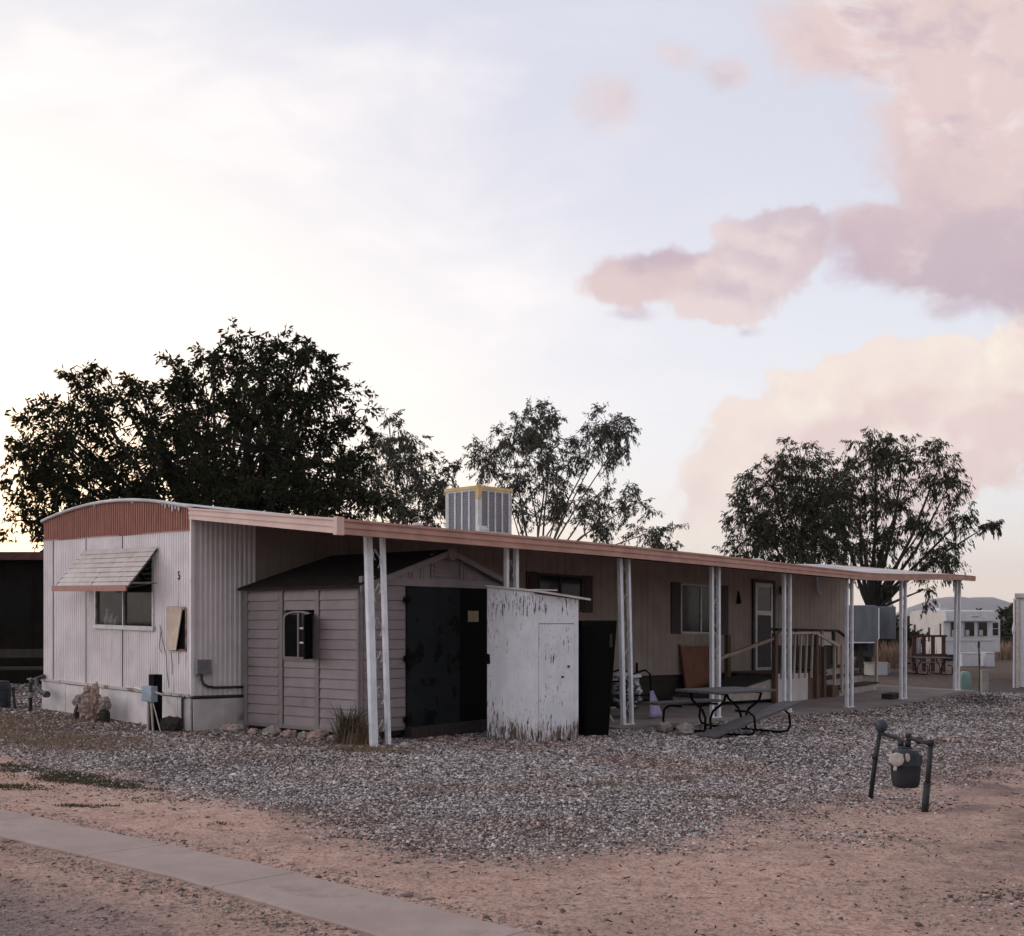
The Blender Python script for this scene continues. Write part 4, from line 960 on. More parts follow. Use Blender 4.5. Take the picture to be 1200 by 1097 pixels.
# folding chair frame standing behind it
fc = hthing('folding_chair', 'dark folding chair with white tube legs at the end of the patio slab', 'chair', 5.5, -2.3)
mb = MB(htf(5.5, -2.3)); 
for v in (-2.45, -2.1): mb.tube([(5.3, v, .03), (5.62, v, .45), (5.72, v, .80)], .014, 6); mb.tube([(5.75, v, .03), (5.35, v, .46)], .014, 6)
mb.build('tube_frame', M['post'], fc)
MB(htf(5.5, -2.3)).box(5.32, 5.66, -2.47, -2.08, .43, .47).build('seat', M['black'], fc, bevel=.01)
MB(htf(5.5, -2.3)).hexa([(5.62, -2.46, .5), (5.65, -2.46, .5), (5.65, -2.09, .5), (5.62, -2.09, .5), (5.70, -2.46, .86), (5.73, -2.46, .86), (5.73, -2.09, .86), (5.70, -2.09, .86)]).build('backrest', M['black'], fc)

# cart with a printed bag, and a pale cupboard behind it
ct = hthing('shopping_cart_frame', 'black tube cart with a printed black and white bag on the patio', 'cart', 6.6, -2.0)
T = lambda: MB(htf(6.6, -2.0))
mb = T()
for v in (-2.3, -1.85): mb.tube([(6.25, v, .05), (6.25, v, .62), (6.32, v, .72), (6.75, v, .80), (6.88, v, .74), (6.95, v, .05)], .016, 7)
mb.tube([(6.25, -2.3, .4), (6.95, -2.3, .4)], .012, 6); mb.tube([(6.25, -2.3, .62), (6.25, -1.85, .62)], .012, 6); mb.tube([(6.95, -2.3, .3), (6.95, -1.85, .3)], .012, 6)
mb.build('tube_frame', M['black'], ct)
mb = T(); mb.lump((6.58, -2.08, .40), (.30, .20, .30), 4, .18, 3); mb.build('printed_bag', M['striped'], ct, smooth=True)
T().lump((6.6, -2.08, .70), (.27, .17, .05), 9, .2, 3).build('top_cover', M['post'], ct, smooth=True)
lc = hthing('lilac_cloth', 'lilac cloth hanging down beside the printed bag', 'cloth', 6.95, -2.35)
mb = MB(htf(6.95, -2.35)); rows = []
for i in range(7):
    t = i / 6; h = .47 - .42 * t
    for j in range(8): s = j / 7; rows.append((6.82 + (.06 + .26 * t) * (s - .15), -2.36 + .02 * math.sin(s * 11 + t * 2) - .03 * t, h))
mb.add(rows, [(i * 8 + j, i * 8 + j + 1, (i + 1) * 8 + j + 1, (i + 1) * 8 + j) for i in range(6) for j in range(7)]); o = mb.build('cloth', M['lilac'], lc, smooth=True)
so_ = o.modifiers.new('solid', 'SOLIDIFY'); so_.thickness = .012
cp = hthing('pale_cupboard', 'low pale cupboard with an open dark niche against the mobile home', 'cupboard', 8.3, -.35)
T = lambda: MB(htf(8.3, -.35))
T().box(7.75, 8.85, -.6, -.57 + .4, -.0, .04).box(7.75, 8.85, -.6, -.17, .50, .54).box(7.75, 7.79, -.6, -.17, .04, .50).box(8.81, 8.85, -.6, -.17, .04, .50).box(8.36, 8.40, -.6, -.17, .04, .50).box(7.79, 8.81, -.2, -.17, .04, .5).build('carcass', M['block'], cp)
T().box(8.42, 8.80, -.625, -.603, .05, .50).build('door', M['white_panel'], cp)
T().box(7.80, 8.35, -.5, -.21, .05, .38).build('crate', M['black'], cp)
ob = hthing('ochre_board', 'rust brown plywood sheet leaning on the beige wall', 'board', 11.5, -.2)
MB(htf(11.5, -.2)).hexa([(10.96, -.20, .10), (12.06, -.20, .10), (12.06, -.16, .10), (10.96, -.16, .10), (10.92, -.07, 1.12), (12.02, -.07, 1.12), (12.02, -.03, 1.12), (10.92, -.03, 1.12)]).build('sheet', M['ochre'], ob)
MB(htf(11.5, -.2)).hexa([(10.90, -.09, 1.115), (12.04, -.09, 1.115), (12.04, -.02, 1.115), (10.90, -.02, 1.115), (10.90, -.09, 1.15), (12.04, -.09, 1.15), (12.04, -.02, 1.15), (10.90, -.02, 1.15)]).build('top_batten', M['wood_rail'], ob)

# ------------------------------------------------------------------ picnic table with one bench board fallen
pt = hthing('picnic_table', 'weathered plank picnic table on bent black tube legs in front of the patio', 'picnic table', 6.1, -4.24)
T = lambda: MB(htf(6.1, -4.24))
mb = T()
for i in range(4): v = -4.60 + i * .185; mb.box(5.35, 6.87, v, v + .172, .585, .622)
mb.build('table_top', M['table_wood'], pt, bevel=.004)
mb = T()
for i in range(2): mb.box(5.30, 6.95, -3.62 + i * .15, -3.62 + i * .15 + .14, .372, .405)
mb.build('bench_seat', M['table_wood'], pt, bevel=.004, label='bench board still in place behind the table')
for u in (5.62, 6.55):
    mb = T()
    for sg in (-1, 1):
        mb.tube([(u, -4.24 + sg * .05, .02), (u, -4.24 + sg * .04, .22), (u, -4.24 + sg * .09, .33), (u, -4.24 + sg * .26, .46), (u, -4.24 + sg * .30, .575)], .019, 8)
        mb.tube([(u, -4.24 + sg * .05, .03), (u, -4.24 + sg * .45, .03), (u, -4.24 + sg * .60, .03), (u, -4.24 + sg * .73, .06), (u, -4.24 + sg * .77, .14), (u, -4.24 + sg * .75, .30), (u, -4.24 + sg * .66, .36), (u, -4.24 + sg * .45, .362)], .017, 8)
    mb.tube([(u, -4.54, .578), (u, -3.94, .578)], .016, 6); mb.tube([(u, -4.6, .03), (u, -3.9, .03)], .016, 6)
    mb.build('leg_frame', M['black'], pt)
bb = thing('fallen_bench_board', 'grey bench plank with one end dropped onto the gravel', 'plank', at(3.35, 16.1), 0)
mb = MB(); a, b2 = Vector((2.62 - 3.35, 15.72 - 16.1, .03)), Vector((4.02 - 3.35, 16.62 - 16.1, .44))
d2_ = (b2 - a).normalized(); sd = d2_.cross(Vector((0, 0, 1))).normalized()
for q in (-.085, .085): mb.bar(a + sd * q, b2 + sd * q, .16, .036)
mb.build('plank', M['table_wood'], bb, bevel=.004)
for i, (x, y, r, sd_) in enumerate([(2.18, 16.45, .10, 4), (2.42, 16.2, .12, 9)]):
    tag(MB().lump((0, 0, 0), (r * 1.1, r, r * .85), sd_, .3).build('stone', M['rock_grey'], smooth=False), ['smaller rounded stone at the patio slab edge near the picnic table', 'larger pale stone at the slab edge nearest the picnic table'][i], 'stone', 'stones beside the slab').location = at(x, y, .06)
tag(MB().hexa([(-.12, -.05, 0), (.13, -.06, .01), (.14, .05, .0), (-.1, .06, .0), (-.12, -.05, .015), (.13, -.06, .03), (.14, .05, .02), (-.1, .06, .018)]).build('paper_scrap', M['post']), 'white scrap of board lying under the bench plank', 'scrap').location = at(3.22, 15.92, .01)

# ------------------------------------------------------------------ entrance ramp, landing and stairs
rp = hthing('entrance_ramp', 'wooden ramp with dark carpet and a sloping handrail up to the door', 'ramp', 11.2, -.7)
T = lambda: MB(htf(11.2, -.7))
T().hexa([(10.1, -1.28, .10), (12.45, -1.28, .10), (12.45, -.45, .10), (10.1, -.45, .10), (10.1, -1.28, .16), (12.45, -1.28, .52), (12.45, -.45, .52), (10.1, -.45, .16)]).build('ramp_base', M['block'], rp)
T().hexa([(10.1, -1.30, .165), (12.45, -1.30, .525), (12.45, -.44, .525), (10.1, -.44, .165), (10.1, -1.30, .185), (12.45, -1.30, .55), (12.45, -.44, .55), (10.1, -.44, .185)]).build('carpet', M['carpet'], rp)
mb = T(); mb.bar((10.05, -1.33, .86), (12.40, -1.33, 1.33), .05, .06); mb.build('handrail', M['wood_rail'], rp)
for (u, v, h0, h1, m_) in [(10.16, -1.33, .03, .86, 'wood_rail'), (12.36, -1.34, .03, 1.42, 'wood_brown'), (12.1, -.40, .4, 1.36, 'wood_brown')]:
    T().box(u - .05, u + .05, v - .045, v + .045, h0, h1).build('post', M[m_], rp)
ld = hthing('landing_deck', 'raised timber landing with white skirt panel and slatted railing', 'deck', 13.3, -.8)
T = lambda: MB(htf(13.3, -.8))
mb = T()
for q in range(8): mb.box(12.47, 14.65, -1.28 + q * .15, -1.28 + q * .15 + .14, .56, .60)
mb.build('deck_boards', M['wood_brown'], ld)
T().box(12.47, 13.72, -1.32, -1.29, .03, .60).build('skirt_panel', M['white_panel'], ld)
T().box(13.72, 14.30, -1.325, -1.285, .03, .56).build('brown_panel', M['wood_brown'], ld)
mb = T(); mb.bar((12.45, -1.37, 1.42), (13.98, -1.37, 1.45), .09, .045); mb.bar((13.98, -1.37, 1.44), (14.48, -1.62, 1.18), .06, .06); mb.build('top_rail', M['pale_wood'], ld)
for i in range(6):
    u = 12.62 + i * .24; T().hexa([(u - .02, -1.36, .50), (u + .02, -1.36, .50), (u + .02, -1.325, .50), (u - .02, -1.325, .50), (u + .02, -1.37, 1.41), (u + .06, -1.37, 1.41), (u + .06, -1.335, 1.41), (u + .02, -1.335, 1.41)]).build('baluster', M['pale_wood'], ld)
for u in (14.0, 14.32): T().box(u - .045, u + .045, -1.40, -1.32, .03, 1.40 if u < 14.2 else 1.15).build('newel_post', M['wood_brown'], ld)
mb = T(); mb.bar((14.55, -.08, 1.50), (17.4, -.08, 1.50), .07, .05); mb.bar((17.4, -.08, 1.50), (17.75, -.25, 1.25), .07, .05); mb.build('rear_rail', M['wood_dark'], ld)
mb = T(); mb.box(14.6, 17.4, -.07, -.03, .30, 1.14); mb.build('rear_panel', M['wood_dark'], ld)
for u0, u1 in ((16.25, 16.62), (16.72, 17.08)): T().box(u0, u1, -.075, -.045, 1.15, 1.47).build('pale_slat', M['white_panel'], ld)
for u in (15.4, 16.15, 17.15): T().box(u - .04, u + .04, -.12, -.08, .3, 1.48).build('rear_post', M['wood_dark'], ld)
st = hthing('entrance_stairs', 'three pale block stair treads leading down from the landing', 'steps', 15.5, -1.0)
T = lambda: MB(htf(15.5, -1.0, True))
for i, (v0, v1, h0, h1) in enumerate([(-1.52, -.3, .02, .20), (-1.22, -.3, .20, .39), (-.90, -.3, .39, .57)]):
    T().box(14.72, 16.5 - i * .12, v0, v1, h0, h1 - .03).build('riser', M['block'], st, bevel=.008)
    T().box(14.70, 16.53 - i * .12, v0 - .03, v1, h1 - .03, h1).build('tread', M['wood_dark'], st)
T().box(14.45, 14.70, -1.50, -.4, .02, .26).build('stringer', M['wood_brown'], st)
for (u, v, h0, h1) in [(14.75, -1.56, .10, 1.12), (15.0, -.95, .5, 1.4), (16.9, -1.3, .03, 1.15), (14.62, -1.45, .2, 1.2)]: T().box(u - .025, u + .025, v - .025, v + .025, h0, h1).build('rail_post', M['pale_wood'], st)
tag(MB(htf(15.0, -2.55, True)).box(14.75, 15.15, -2.7, -2.45, .02, .13).build('dark_block', M['wood_dark'], bevel=.01), 'small dark block beside the second post from the far end of the patio', 'block').location = W(15.0, -2.55)
bpy.data.objects['dark_block'].rotation_euler = (0, 0, TH)

# ------------------------------------------------------------------ gas meter in the foreground
gm = thing('gas_meter', 'weathered gas meter hung between two leaning pipes in the gravel', 'gas meter', at(3.33, 10.05), 0)
ox, oy, oz = 3.33, 10.05, g(3.33)
def gp(X, Y, z): return (X - ox, Y - oy, z - oz)
mb = MB(); mb.tube([gp(3.205, 10.37, -.13), gp(3.25, 10.36, .25), gp(3.296, 10.35, .56)], .021, 10); mb.lathe([(.028, 0), (.028, .05)], gp(3.25, 10.36, .28), 10); mb.build('inlet_riser', M['meter_pipe'], gm, smooth=True)
mb = MB(); mb.lathe([(.022, -.03), (.05, .0), (.056, .025), (.056, .05), (.045, .078), (.015, .09)], gp(3.305, 10.35, .55), 16); mb.lathe([(.02, 0), (.02, .07)], gp(3.26, 10.33, .56), 8, 'x'); mb.build('regulator', M['meter_blue'], gm, smooth=True)
mb = MB(); mb.tube([gp(3.295, 10.33, .51), gp(3.335, 10.2, .505), gp(3.355, 10.05, .50), gp(3.36, 10.0, .47), gp(3.36, 10.0, .40)], .017, 8); mb.lathe([(.026, 0), (.026, .04)], gp(3.36, 10.0, .44), 8)
mb.tube([gp(3.42, 10.0, .40), gp(3.425, 10.0, .50), gp(3.43, 10.0, .53)], .019, 8); mb.lathe([(.027, 0), (.027, .05)], gp(3.422, 10.0, .43), 8); mb.lathe([(.025, 0), (.03, .02), (.025, .04)], gp(3.426, 10.0, .505), 8)
mb.tube([gp(3.43, 9.98, .505), gp(3.47, 9.84, .495), gp(3.51, 9.72, .485)], .017, 8); mb.lathe([(.027, 0), (.03, .025), (.027, .05)], gp(3.455, 9.88, .495), 8, 'x'); mb.build('top_pipe', M['meter_pipe'], gm, smooth=True)
mb = MB(); mb.tube([gp(3.515, 9.71, .50), gp(3.50, 9.71, .30), gp(3.485, 9.71, .12)], .021, 10); mb.tube([gp(3.487, 9.71, .16), gp(3.47, 9.71, .0), gp(3.462, 9.71, -.13)], .028, 10); mb.lathe([(.027, 0), (.029, .03), (.027, .05)], gp(3.513, 9.71, .47), 10); mb.build('outlet_riser', M['meter_pipe'], gm, smooth=True)
def tub(prof, c, n=28):   # rounded box sections (half width, half depth, z)
    vs_ = []
    for (a, b2, z) in prof:
        for j in range(n):
            an = 2 * math.pi * j / n; cx, sy = math.cos(an), math.sin(an); e = .55
            vs_.append((c[0] + a * math.copysign(abs(cx) ** e, cx), c[1] + b2 * math.copysign(abs(sy) ** e, sy), c[2] + z))
    m_ = len(prof)
    return vs_, [(i * n + j, i * n + (j + 1) % n, (i + 1) * n + (j + 1) % n, (i + 1) * n + j) for i in range(m_ - 1) for j in range(n)] + [tuple(range(n))[::-1], tuple(range((m_ - 1) * n, m_ * n))]
c_ = gp(3.395, 9.98, .08)
mb = MB(); mb.add(*tub([(.075, .05, 0), (.10, .07, .01), (.112, .082, .05), (.118, .086, .13), (.120, .088, .19), (.125, .092, .195)], c_)); mb.build('meter_body', M['meter_dark'], gm, smooth=True)
mb = MB(); mb.add(*tub([(.125, .092, .196), (.125, .092, .208), (.112, .082, .212), (.112, .082, .29), (.10, .075, .325), (.06, .05, .335)], c_))
mb.lathe([(.03, 0), (.03, .06)], (c_[0] - .035, c_[1], c_[2] + .30), 10); mb.lathe([(.03, 0), (.03, .05)], (c_[0] + .03, c_[1], c_[2] + .30), 10); mb.box(c_[0] + .06, c_[0] + .125, c_[1] - .06, c_[1] + .02, c_[2] + .21, c_[2] + .285)
mb.build('meter_head', M['meter_blue'], gm, smooth=False)
mb = MB(); cc = (c_[0] - .112, c_[1] - .11, c_[2] + .255)
mb.lathe([(.03, 0), (.055, .008), (.06, .03), (.05, .06)], (cc[0], cc[1] - .03, cc[2]), 18, 'y', 1); mb.tube([(cc[0] - .01, cc[1], cc[2] - .04), (cc[0] - .015, cc[1], cc[2] - .095)], .016, 8)
mb.box(cc[0] - .055, cc[0] + .05, cc[1] - .02, cc[1] + .04, cc[2] - .03, cc[2] + .045); mb.build('dial_index', M['cream_metal'], gm, bevel=.006)
mb = MB(); mb.lathe([(.012, 0), (.02, .005), (.02, .03)], (c_[0] - .015, c_[1] - .105, c_[2] + .27), 10, 'y', 1.8); mb.build('badge', M['cream_metal'], gm)

# ------------------------------------------------------------------ electric post and rocks by the end wall
ep = thing('utility_post', 'short black timber post carrying a blue grey electric box', 'utility post', at(-4.64, 15.05), TH)
MB().box(-.06, .06, -.07, .06, -.2, .72).build('timber', M['black'], ep)
MB().box(-.15, -.062, -.17, .08, .375, .575).box(-.155, -.148, -.165, .075, .385, .57).build('meter_box', M['blue_grey'], ep, bevel=.008)
mb = MB(); mb.tube([(-.11, -.02, .38), (-.115, -.02, -.1)], .018, 8); mb.tube([(-.11, -.09, .38), (-.10, -.10, .18), (-.09, -.11, -.05)], .014, 6); mb.tube([(-.11, -.13, .38), (-.08, -.22, .1), (-.06, -.26, -.05)], .008, 6); mb.tube([(-.10, -.17, .50), (-.06, -.30, .47)], .014, 6); mb.tube([(-.08, .07, .5), (-.02, .5, .53)], .022, 6)
mb.each('conduit', M['cream_metal'], ep)
tag(MB().lump((0, 0, .0), (.14, .11, .13), 13, .35).build('dark_rock', M['wood_dark']), 'dark clod behind the electric post against the skirting', 'rock').location = at(-4.42, 15.02, .06)
bo = MB(); bo.lump((0, 0, .12), (.165, .14, .19), 2, .5, 4, 2.6); bo.lump((-.03, .02, .28), (.11, .10, .16), 6, .55, 4, 2.6); bo.lump((.05, -.03, .24), (.10, .09, .13), 8, .55, 4, 2.6); bo.lump((-.07, .0, .42), (.055, .05, .06), 9, .4, 3); bo.lump((.045, .0, .43), (.05, .05, .08), 4, .4, 3)
tag(bo.build('boulder', M['rock_pink']), 'craggy pinkish boulder standing against the end skirting', 'rock').location = at(-5.92, 16.32, 0)
for i, (x, y, s, lab) in enumerate([(-6.16, 16.44, .075, 'small pale stone on a dark stump left of the pinkish boulder'), (-5.68, 16.14, .08, 'small pale stone on a dark stump right of the pinkish boulder')]):
    t = thing('stone_on_stump', lab, 'rock', at(x, y), 0, 'stones on stumps by the end wall')
    MB().lump((0, 0, .08), (.07, .06, .12), i + 3, .3).build('stump', M['wood_dark'], t)
    MB().lump((0, 0, .24), (s, s * .9, s * 1.2), i + 11, .45, 4, 2.4).build('stone', M['rock_grey'], t)
for i, (x, y, r) in enumerate([(-3.55, 14.95, .10), (-3.3, 14.78, .07), (-3.05, 14.7, .11), (-2.8, 14.55, .09), (-2.58, 14.4, .08), (-2.4, 14.35, .11), (-2.2, 14.2, .07), (-3.7, 15.1, .09), (-1.25, 13.6, .07)]):
    o = MB().lump((0, 0, 0), (r * 1.2, r, r * .7), i + 20, .4).build('edging_rock', M['rock_pink' if i % 2 else 'rock_grey'])
    lab = ['pale rock under the shed wall, third from the trailer end', 'small reddish rock under the shed side wall near the trailer', 'broad pale rock under the middle of the shed side wall', 'reddish rock just right of the middle of the shed side wall', 'small pale rock under the right half of the shed wall', 'broad reddish rock near the shed corner tuft', 'smallest pale rock next to the grass tuft at the shed corner', 'reddish rock nearest the trailer skirting', 'small pale rock in front of the shed door beside the post'][i]
    tag(o, lab, 'rock', 'rocks along the foot of the shed'); o.location = at(x, y, r * .35); o.rotation_euler = (0, 0, i * 1.3)
ag = thing('spiky_plant', 'spiky dry grass tuft at the shed corner beside the first post', 'plant', at(-1.98, 13.98))
b1 = blades('green_blades', [(rng.normal(0, .05), rng.normal(0, .05), .0) for _ in range(130)], M['weed'], '', '', (.30, .62), .008, .95, ag)
b3 = blades('dry_blades', [(rng.normal(.1, .12), rng.normal(-.05, .08), .0) for _ in range(420)], M['straw'], '', '', (.12, .42), .006, 1.1, ag)

# ------------------------------------------------------------------ trees and bushes
def leaves(name, pts, dirs, L, wd_, mat, parent):
    n = len(pts); d_ = dirs / np.linalg.norm(dirs, axis=1)[:, None]
    r_ = rng.normal(0, 1, (n, 3)); sd = np.cross(d_, r_); sd /= np.linalg.norm(sd, axis=1)[:, None]
    ln = (L * rng.uniform(.65, 1.3, n))[:, None]; w = (wd_ * rng.uniform(.7, 1.3, n))[:, None]
    vt = np.stack([pts, pts + d_ * ln * .45 + sd * w, pts + d_ * ln, pts + d_ * ln * .45 - sd * w], 1).reshape(-1, 3)
    lp = np.arange(n * 4)
    return np_mesh(name, vt, lp, np.full(n, 4), mat, parent)
def tree(name, label, X, Y, bl, per, mat, bark, L=.15, wd_=.03, droop=.3, rc=.25, cl=7, tr=.16, fork=1.6, seed=1, depth=1.0, lean=(0, 0), group=None, twig=.012, cat='tree'):
    t = thing(name, label, cat, at(X, Y), 0, group); z0 = g(X); rr = random.Random(seed)
    C_, D_ = [], []; wood = MB()
    fk = Vector((lean[0], lean[1], fork)); base = Vector((0, 0, -.1))
    wood.tube([base, base.lerp(fk, .35) + Vector((.04, .03, 0)), base.lerp(fk, .7) + Vector((-.03, .02, 0)), fk], [tr * 1.35, tr * 1.05, tr * .95, tr * .85], 9)
    for (dx_, z, rx, rz, w) in bl:
        cy = rr.uniform(-.7, .7) * depth * (1.2 if rx > .6 else .8); c = Vector((dx_, cy, z - z0))
        s0 = fk.lerp(c, 0); mid = s0.lerp(c, .5) + Vector((rr.uniform(-.25, .25), rr.uniform(-.25, .25), rr.uniform(0, .3)))
        r0 = tr * (.30 + .25 * min(w / 10, 1)); wood.tube([s0 - Vector((0, 0, .15)), s0.lerp(mid, .5) + Vector((rr.uniform(-.1, .1), 0, 0)), mid, mid.lerp(c, .6), c], [r0, r0 * .8, r0 * .6, r0 * .42, twig], 6)
        nc = max(3, int(w * cl))
        for q in range(nc):
            v = Vector((rr.gauss(0, 1), rr.gauss(0, 1), rr.gauss(0, 1))).normalized() * rr.random() ** .42
            p = c + Vector((v.x * rx, v.y * rx * 1.1, v.z * rz))
            if True:
                m2 = c.lerp(p, .5) + Vector((0, 0, .08)); wood.tube([c, m2, p], [twig * 1.2, twig, twig * .5], 4, False)
            # leaves set along a few bent sprigs that leave the cluster
            ns = 4; rs_ = rc * (.65 if w <= 1 else 1); rl = per // ns; vv3 = np.array(v)
            for _ in range(ns):
                sd_ = rng.normal(0, 1, 3) + vv3 * .9 + np.array([0, 0, .55 * (1 - droop) - droop * .5]); sd_ /= np.linalg.norm(sd_)
                ln_ = rs_ * rng.uniform(1.3, 2.6); tt = rng.random(rl) ** .8
                sag = np.array([0, 0, -droop * .55 * ln_])
                pp = np.array(p)[None] + sd_[None] * (tt * ln_)[:, None] + sag[None] * (tt ** 2)[:, None]
                C_.append(pp + rng.normal(0, rs_ * .16, (rl, 3)))
                D_.append(rng.normal(0, 1, (rl, 3)) * (1 - droop) * .9 + sd_[None] * .7 + np.array([0, 0, -droop * 1.5]))
                if _ < 2:
                    a_ = Vector(p); b_2 = Vector(np.array(p) + sd_ * ln_ * .55 + sag * .3); c_2 = Vector(np.array(p) + sd_ * ln_ + sag)
                    wood.tube([a_, b_2, c_2], [twig * .6, twig * .45, twig * .25], 3, False)
    leaves('crown', np.concatenate(C_), np.concatenate(D_), L, wd_, mat, t)
    wood.build('trunk', bark, t, smooth=True)
    return t
big = [(-3.48, 5.78, 0.9, 0.9, 6), (-2.79, 6.58, 0.8, 0.7, 4), (-4.08, 4.88, 0.7, 0.9, 4), (-1.69, 6.28, 1.19, 1.19, 9), (-0.3, 6.68, 1.19, 1.29, 10), (1.19, 7.08, 1.19, 1.1, 9), (2.49, 6.68, 0.9, 1.0, 6), (2.85, 5.35, .95, 1.0, 6), (1.19, 5.48, 1.79, 1.29, 20), (-1.0, 5.08, 1.79, 1.1, 18), (-2.79, 4.88, 1.19, 1.0, 8), (3.3, 4.3, 0.8, 0.7, 4), (2.0, 4.29, 1.6, 0.7, 7), (1.79, 7.83, 0.36, 0.44, 1), (0.66, 7.77, 0.52, 0.4, 1), (-3.19, 7.33, 0.32, 0.24, .6), (-0.9, 7.27, 0.36, 0.3, 1), (2.49, 7.27, 0.36, 0.36, 1), (-4.38, 3.89, 0.44, 1.0, 2), (1.0, 4.29, 2.39, 0.8, 18), (-2.39, 7.08, 0.5, 0.36, .8), (0.1, 7.57, 0.44, 0.36, 1), (2.15, 8.15, .22, .2, .6), (1.4, 7.95, .2, .25, .5), (1.95, 7.75, .3, .3, .8), (2.75, 7.55, .2, .25, .5), (-3.9, 6.4, .25, .25, .6), (-4.5, 5.7, .25, .3, .5), (3.3, 6.3, .4, .4, .9), (-1.9, 7.2, .25, .3, .5), (1.75, 6.1, .9, .9, 3), (-2.2, 4.0, 1.6, .9, 13), (-3.7, 3.6, .6, .8, 5)]
tree('broadleaf_tree', 'large dense dark broadleaf tree behind the white end of the mobile home', -6.97, 27, big, 72, M['leaf_dark'], M['bark'], .145, .027, .42, .23, 4.6, .24, 2.2, 3)
e1 = [(-0.24, 7.84, 0.88, 0.74, 3), (-0.74, 6.81, 1.03, 1.03, 4), (0.44, 6.96, 0.74, 0.88, 3), (0.88, 6.07, 0.88, 0.88, 3), (-0.15, 5.63, 1.33, 0.88, 4), (1.77, 6.51, 0.44, 0.59, 1), (1.47, 5.63, 0.59, 0.74, 2), (.5, 4.6, 1.2, .8, 3)]
tree('eucalyptus_tree', 'grey green eucalyptus half hidden by the big dark tree, left of the roof cooler', -3.98, 40, e1, 96, M['leaf_grey'], M['bark_pale'], .17, .022, .6, .27, 6, .16, 3.0, 5, group='eucalyptus trees')
e2 = [(0.14, 9.47, 0.88, 0.75, 3), (-0.95, 8.62, 1.22, 1.02, 4), (0.58, 8.28, 1.22, 1.15, 4), (-1.8, 7.78, 0.95, 0.81, 3), (2.85, 9.3, 1.02, 0.68, 3), (2.44, 8.28, 1.15, 0.95, 3), (3.46, 8.96, 0.47, 0.88, 1.5), (-0.27, 7.1, 1.53, 0.95, 4), (1.26, 6.25, 1.36, 0.68, 3), (2.44, 6.59, 1.02, 0.68, 2), (3.97, 6.25, 0.88, 0.68, 2), (-0.95, 5.91, 1.22, 0.75, 2.5), (4.48, 5.06, 1.09, 0.61, 2), (2.44, 5.4, 1.02, 0.68, 2), (0.92, 7.27, 0.75, 0.68, 1.5), (5.3, 4.6, .6, .5, 1)]
tree('eucalyptus_tree', 'tall airy eucalyptus with sky showing through, just right of the roof cooler', 0.95, 46, e2, 104, M['leaf_grey'], M['bark_pale'], .17, .021, .6, .27, 6, .15, 3.2, 8, group='eucalyptus trees')
e3 = [(-1.3, 6.69, 1.17, 1.1, 5), (-2.11, 5.72, 0.97, 1.1, 3), (-0.32, 7.5, 0.97, 0.91, 3), (-0.49, 5.72, 1.46, 1.46, 6), (0.49, 6.21, 0.97, 1.3, 4), (-1.78, 4.42, 1.3, 0.81, 4), (0.16, 4.42, 1.62, 0.97, 6), (-2.27, 4.91, 0.71, 0.81, 1.5), (.6, 5.2, 1.0, 1.0, 3)]
tree('eucalyptus_tree', 'dense dark eucalyptus behind the right half of the patio roof, left of the spreading one', 11.19, 44, e3, 96, M['leaf_deep'], M['bark'], .18, .022, .62, .28, 7, .2, 2.0, 11, group='eucalyptus trees')
e4 = [(0.42, 8.5, 1.11, 0.9, 4), (1.8, 8.26, 1.32, 0.9, 4), (3.19, 7.91, 0.97, 0.9, 3), (3.71, 7.05, 0.55, 0.9, 2), (0.07, 6.35, 1.18, 1.25, 5), (1.8, 6.35, 1.18, 1.18, 4), (-0.28, 4.62, 1.39, 0.97, 4), (2.67, 5.31, 0.9, 0.76, 2.5), (4.35, 5.73, 0.75, 0.55, 2), (5.0, 5.4, 0.4, 0.4, 1.0), (2.84, 3.93, 0.76, 0.69, 2.5), (0.76, 4.97, 1.04, 0.9, 3), (3.36, 4.27, 0.76, 0.62, 1.5), (0.83, 3.23, 0.62, 0.62, 0.8), (1.28, 2.54, 0.35, 0.55, 0.5), (-0.8, 7.22, 0.95, 0.85, 4), (-1.2, 6.2, .9, .9, 3), (2.67, 2.89, 0.28, 0.62, 0.4)]
tree('eucalyptus_tree', 'spreading eucalyptus with drooping foliage and leaning trunk beyond the far end of the patio roof', 14.14, 47, e4, 84, M['leaf_deep'], M['bark'], .20, .023, .7, .29, 6, .26, 2.3, 14, lean=(.5, 0), group='eucalyptus trees')
def bush(X, Y, w, h, label, mat='leaf_hedge', n=6, seed=1, name='bush', per=60):
    rr = random.Random(seed); bl = []
    for i in range(n):
        dx_ = rr.uniform(-.42, .42) * w; hh = h * rr.uniform(.5, .92) * (1 - abs(dx_ / w) * .6)
        bl.append((dx_, g(X) + hh * .62, w / n * 1.1 + .25, hh * .42, 3))
    bl += [(rr.uniform(-.4, .4) * w, g(X) + h * .22, w / n + .3, h * .24, 3) for _ in range(n)]
    return tree(name, label, X, Y, bl, per, M[mat], M['bark'], .16 + .002 * Y, .05 + .0006 * Y, .1, .30, 4, .08, h * .2, seed, group='desert bushes on the skyline', cat='bush')
bush(18.7, 57, 1.3, 2.7, 'dark bush between the last two patio posts behind the grey trailer', seed=3)
bush(31.0, 86, 4.5, 3.6, 'wide olive bush rising left of the white travel trailer roof', seed=4, n=8)
bush(36.6, 92, 7.5, 3.3, 'low bush showing just above the white travel trailer roof', seed=6, n=8)
bush(35.4, 82, 4.6, 4.4, 'dense green bush right of the white travel trailer against the mountains', seed=5, n=8)
bush(14.5, 66, 5.0, 2.8, 'dark bush low behind the grey trailer at the end of the mobile home', seed=8, n=7)
bush(-14.5, 33, 5.0, 3.0, 'dark bush behind the brown neighbouring home at the left edge', 'leaf_dark', seed=9, n=7)
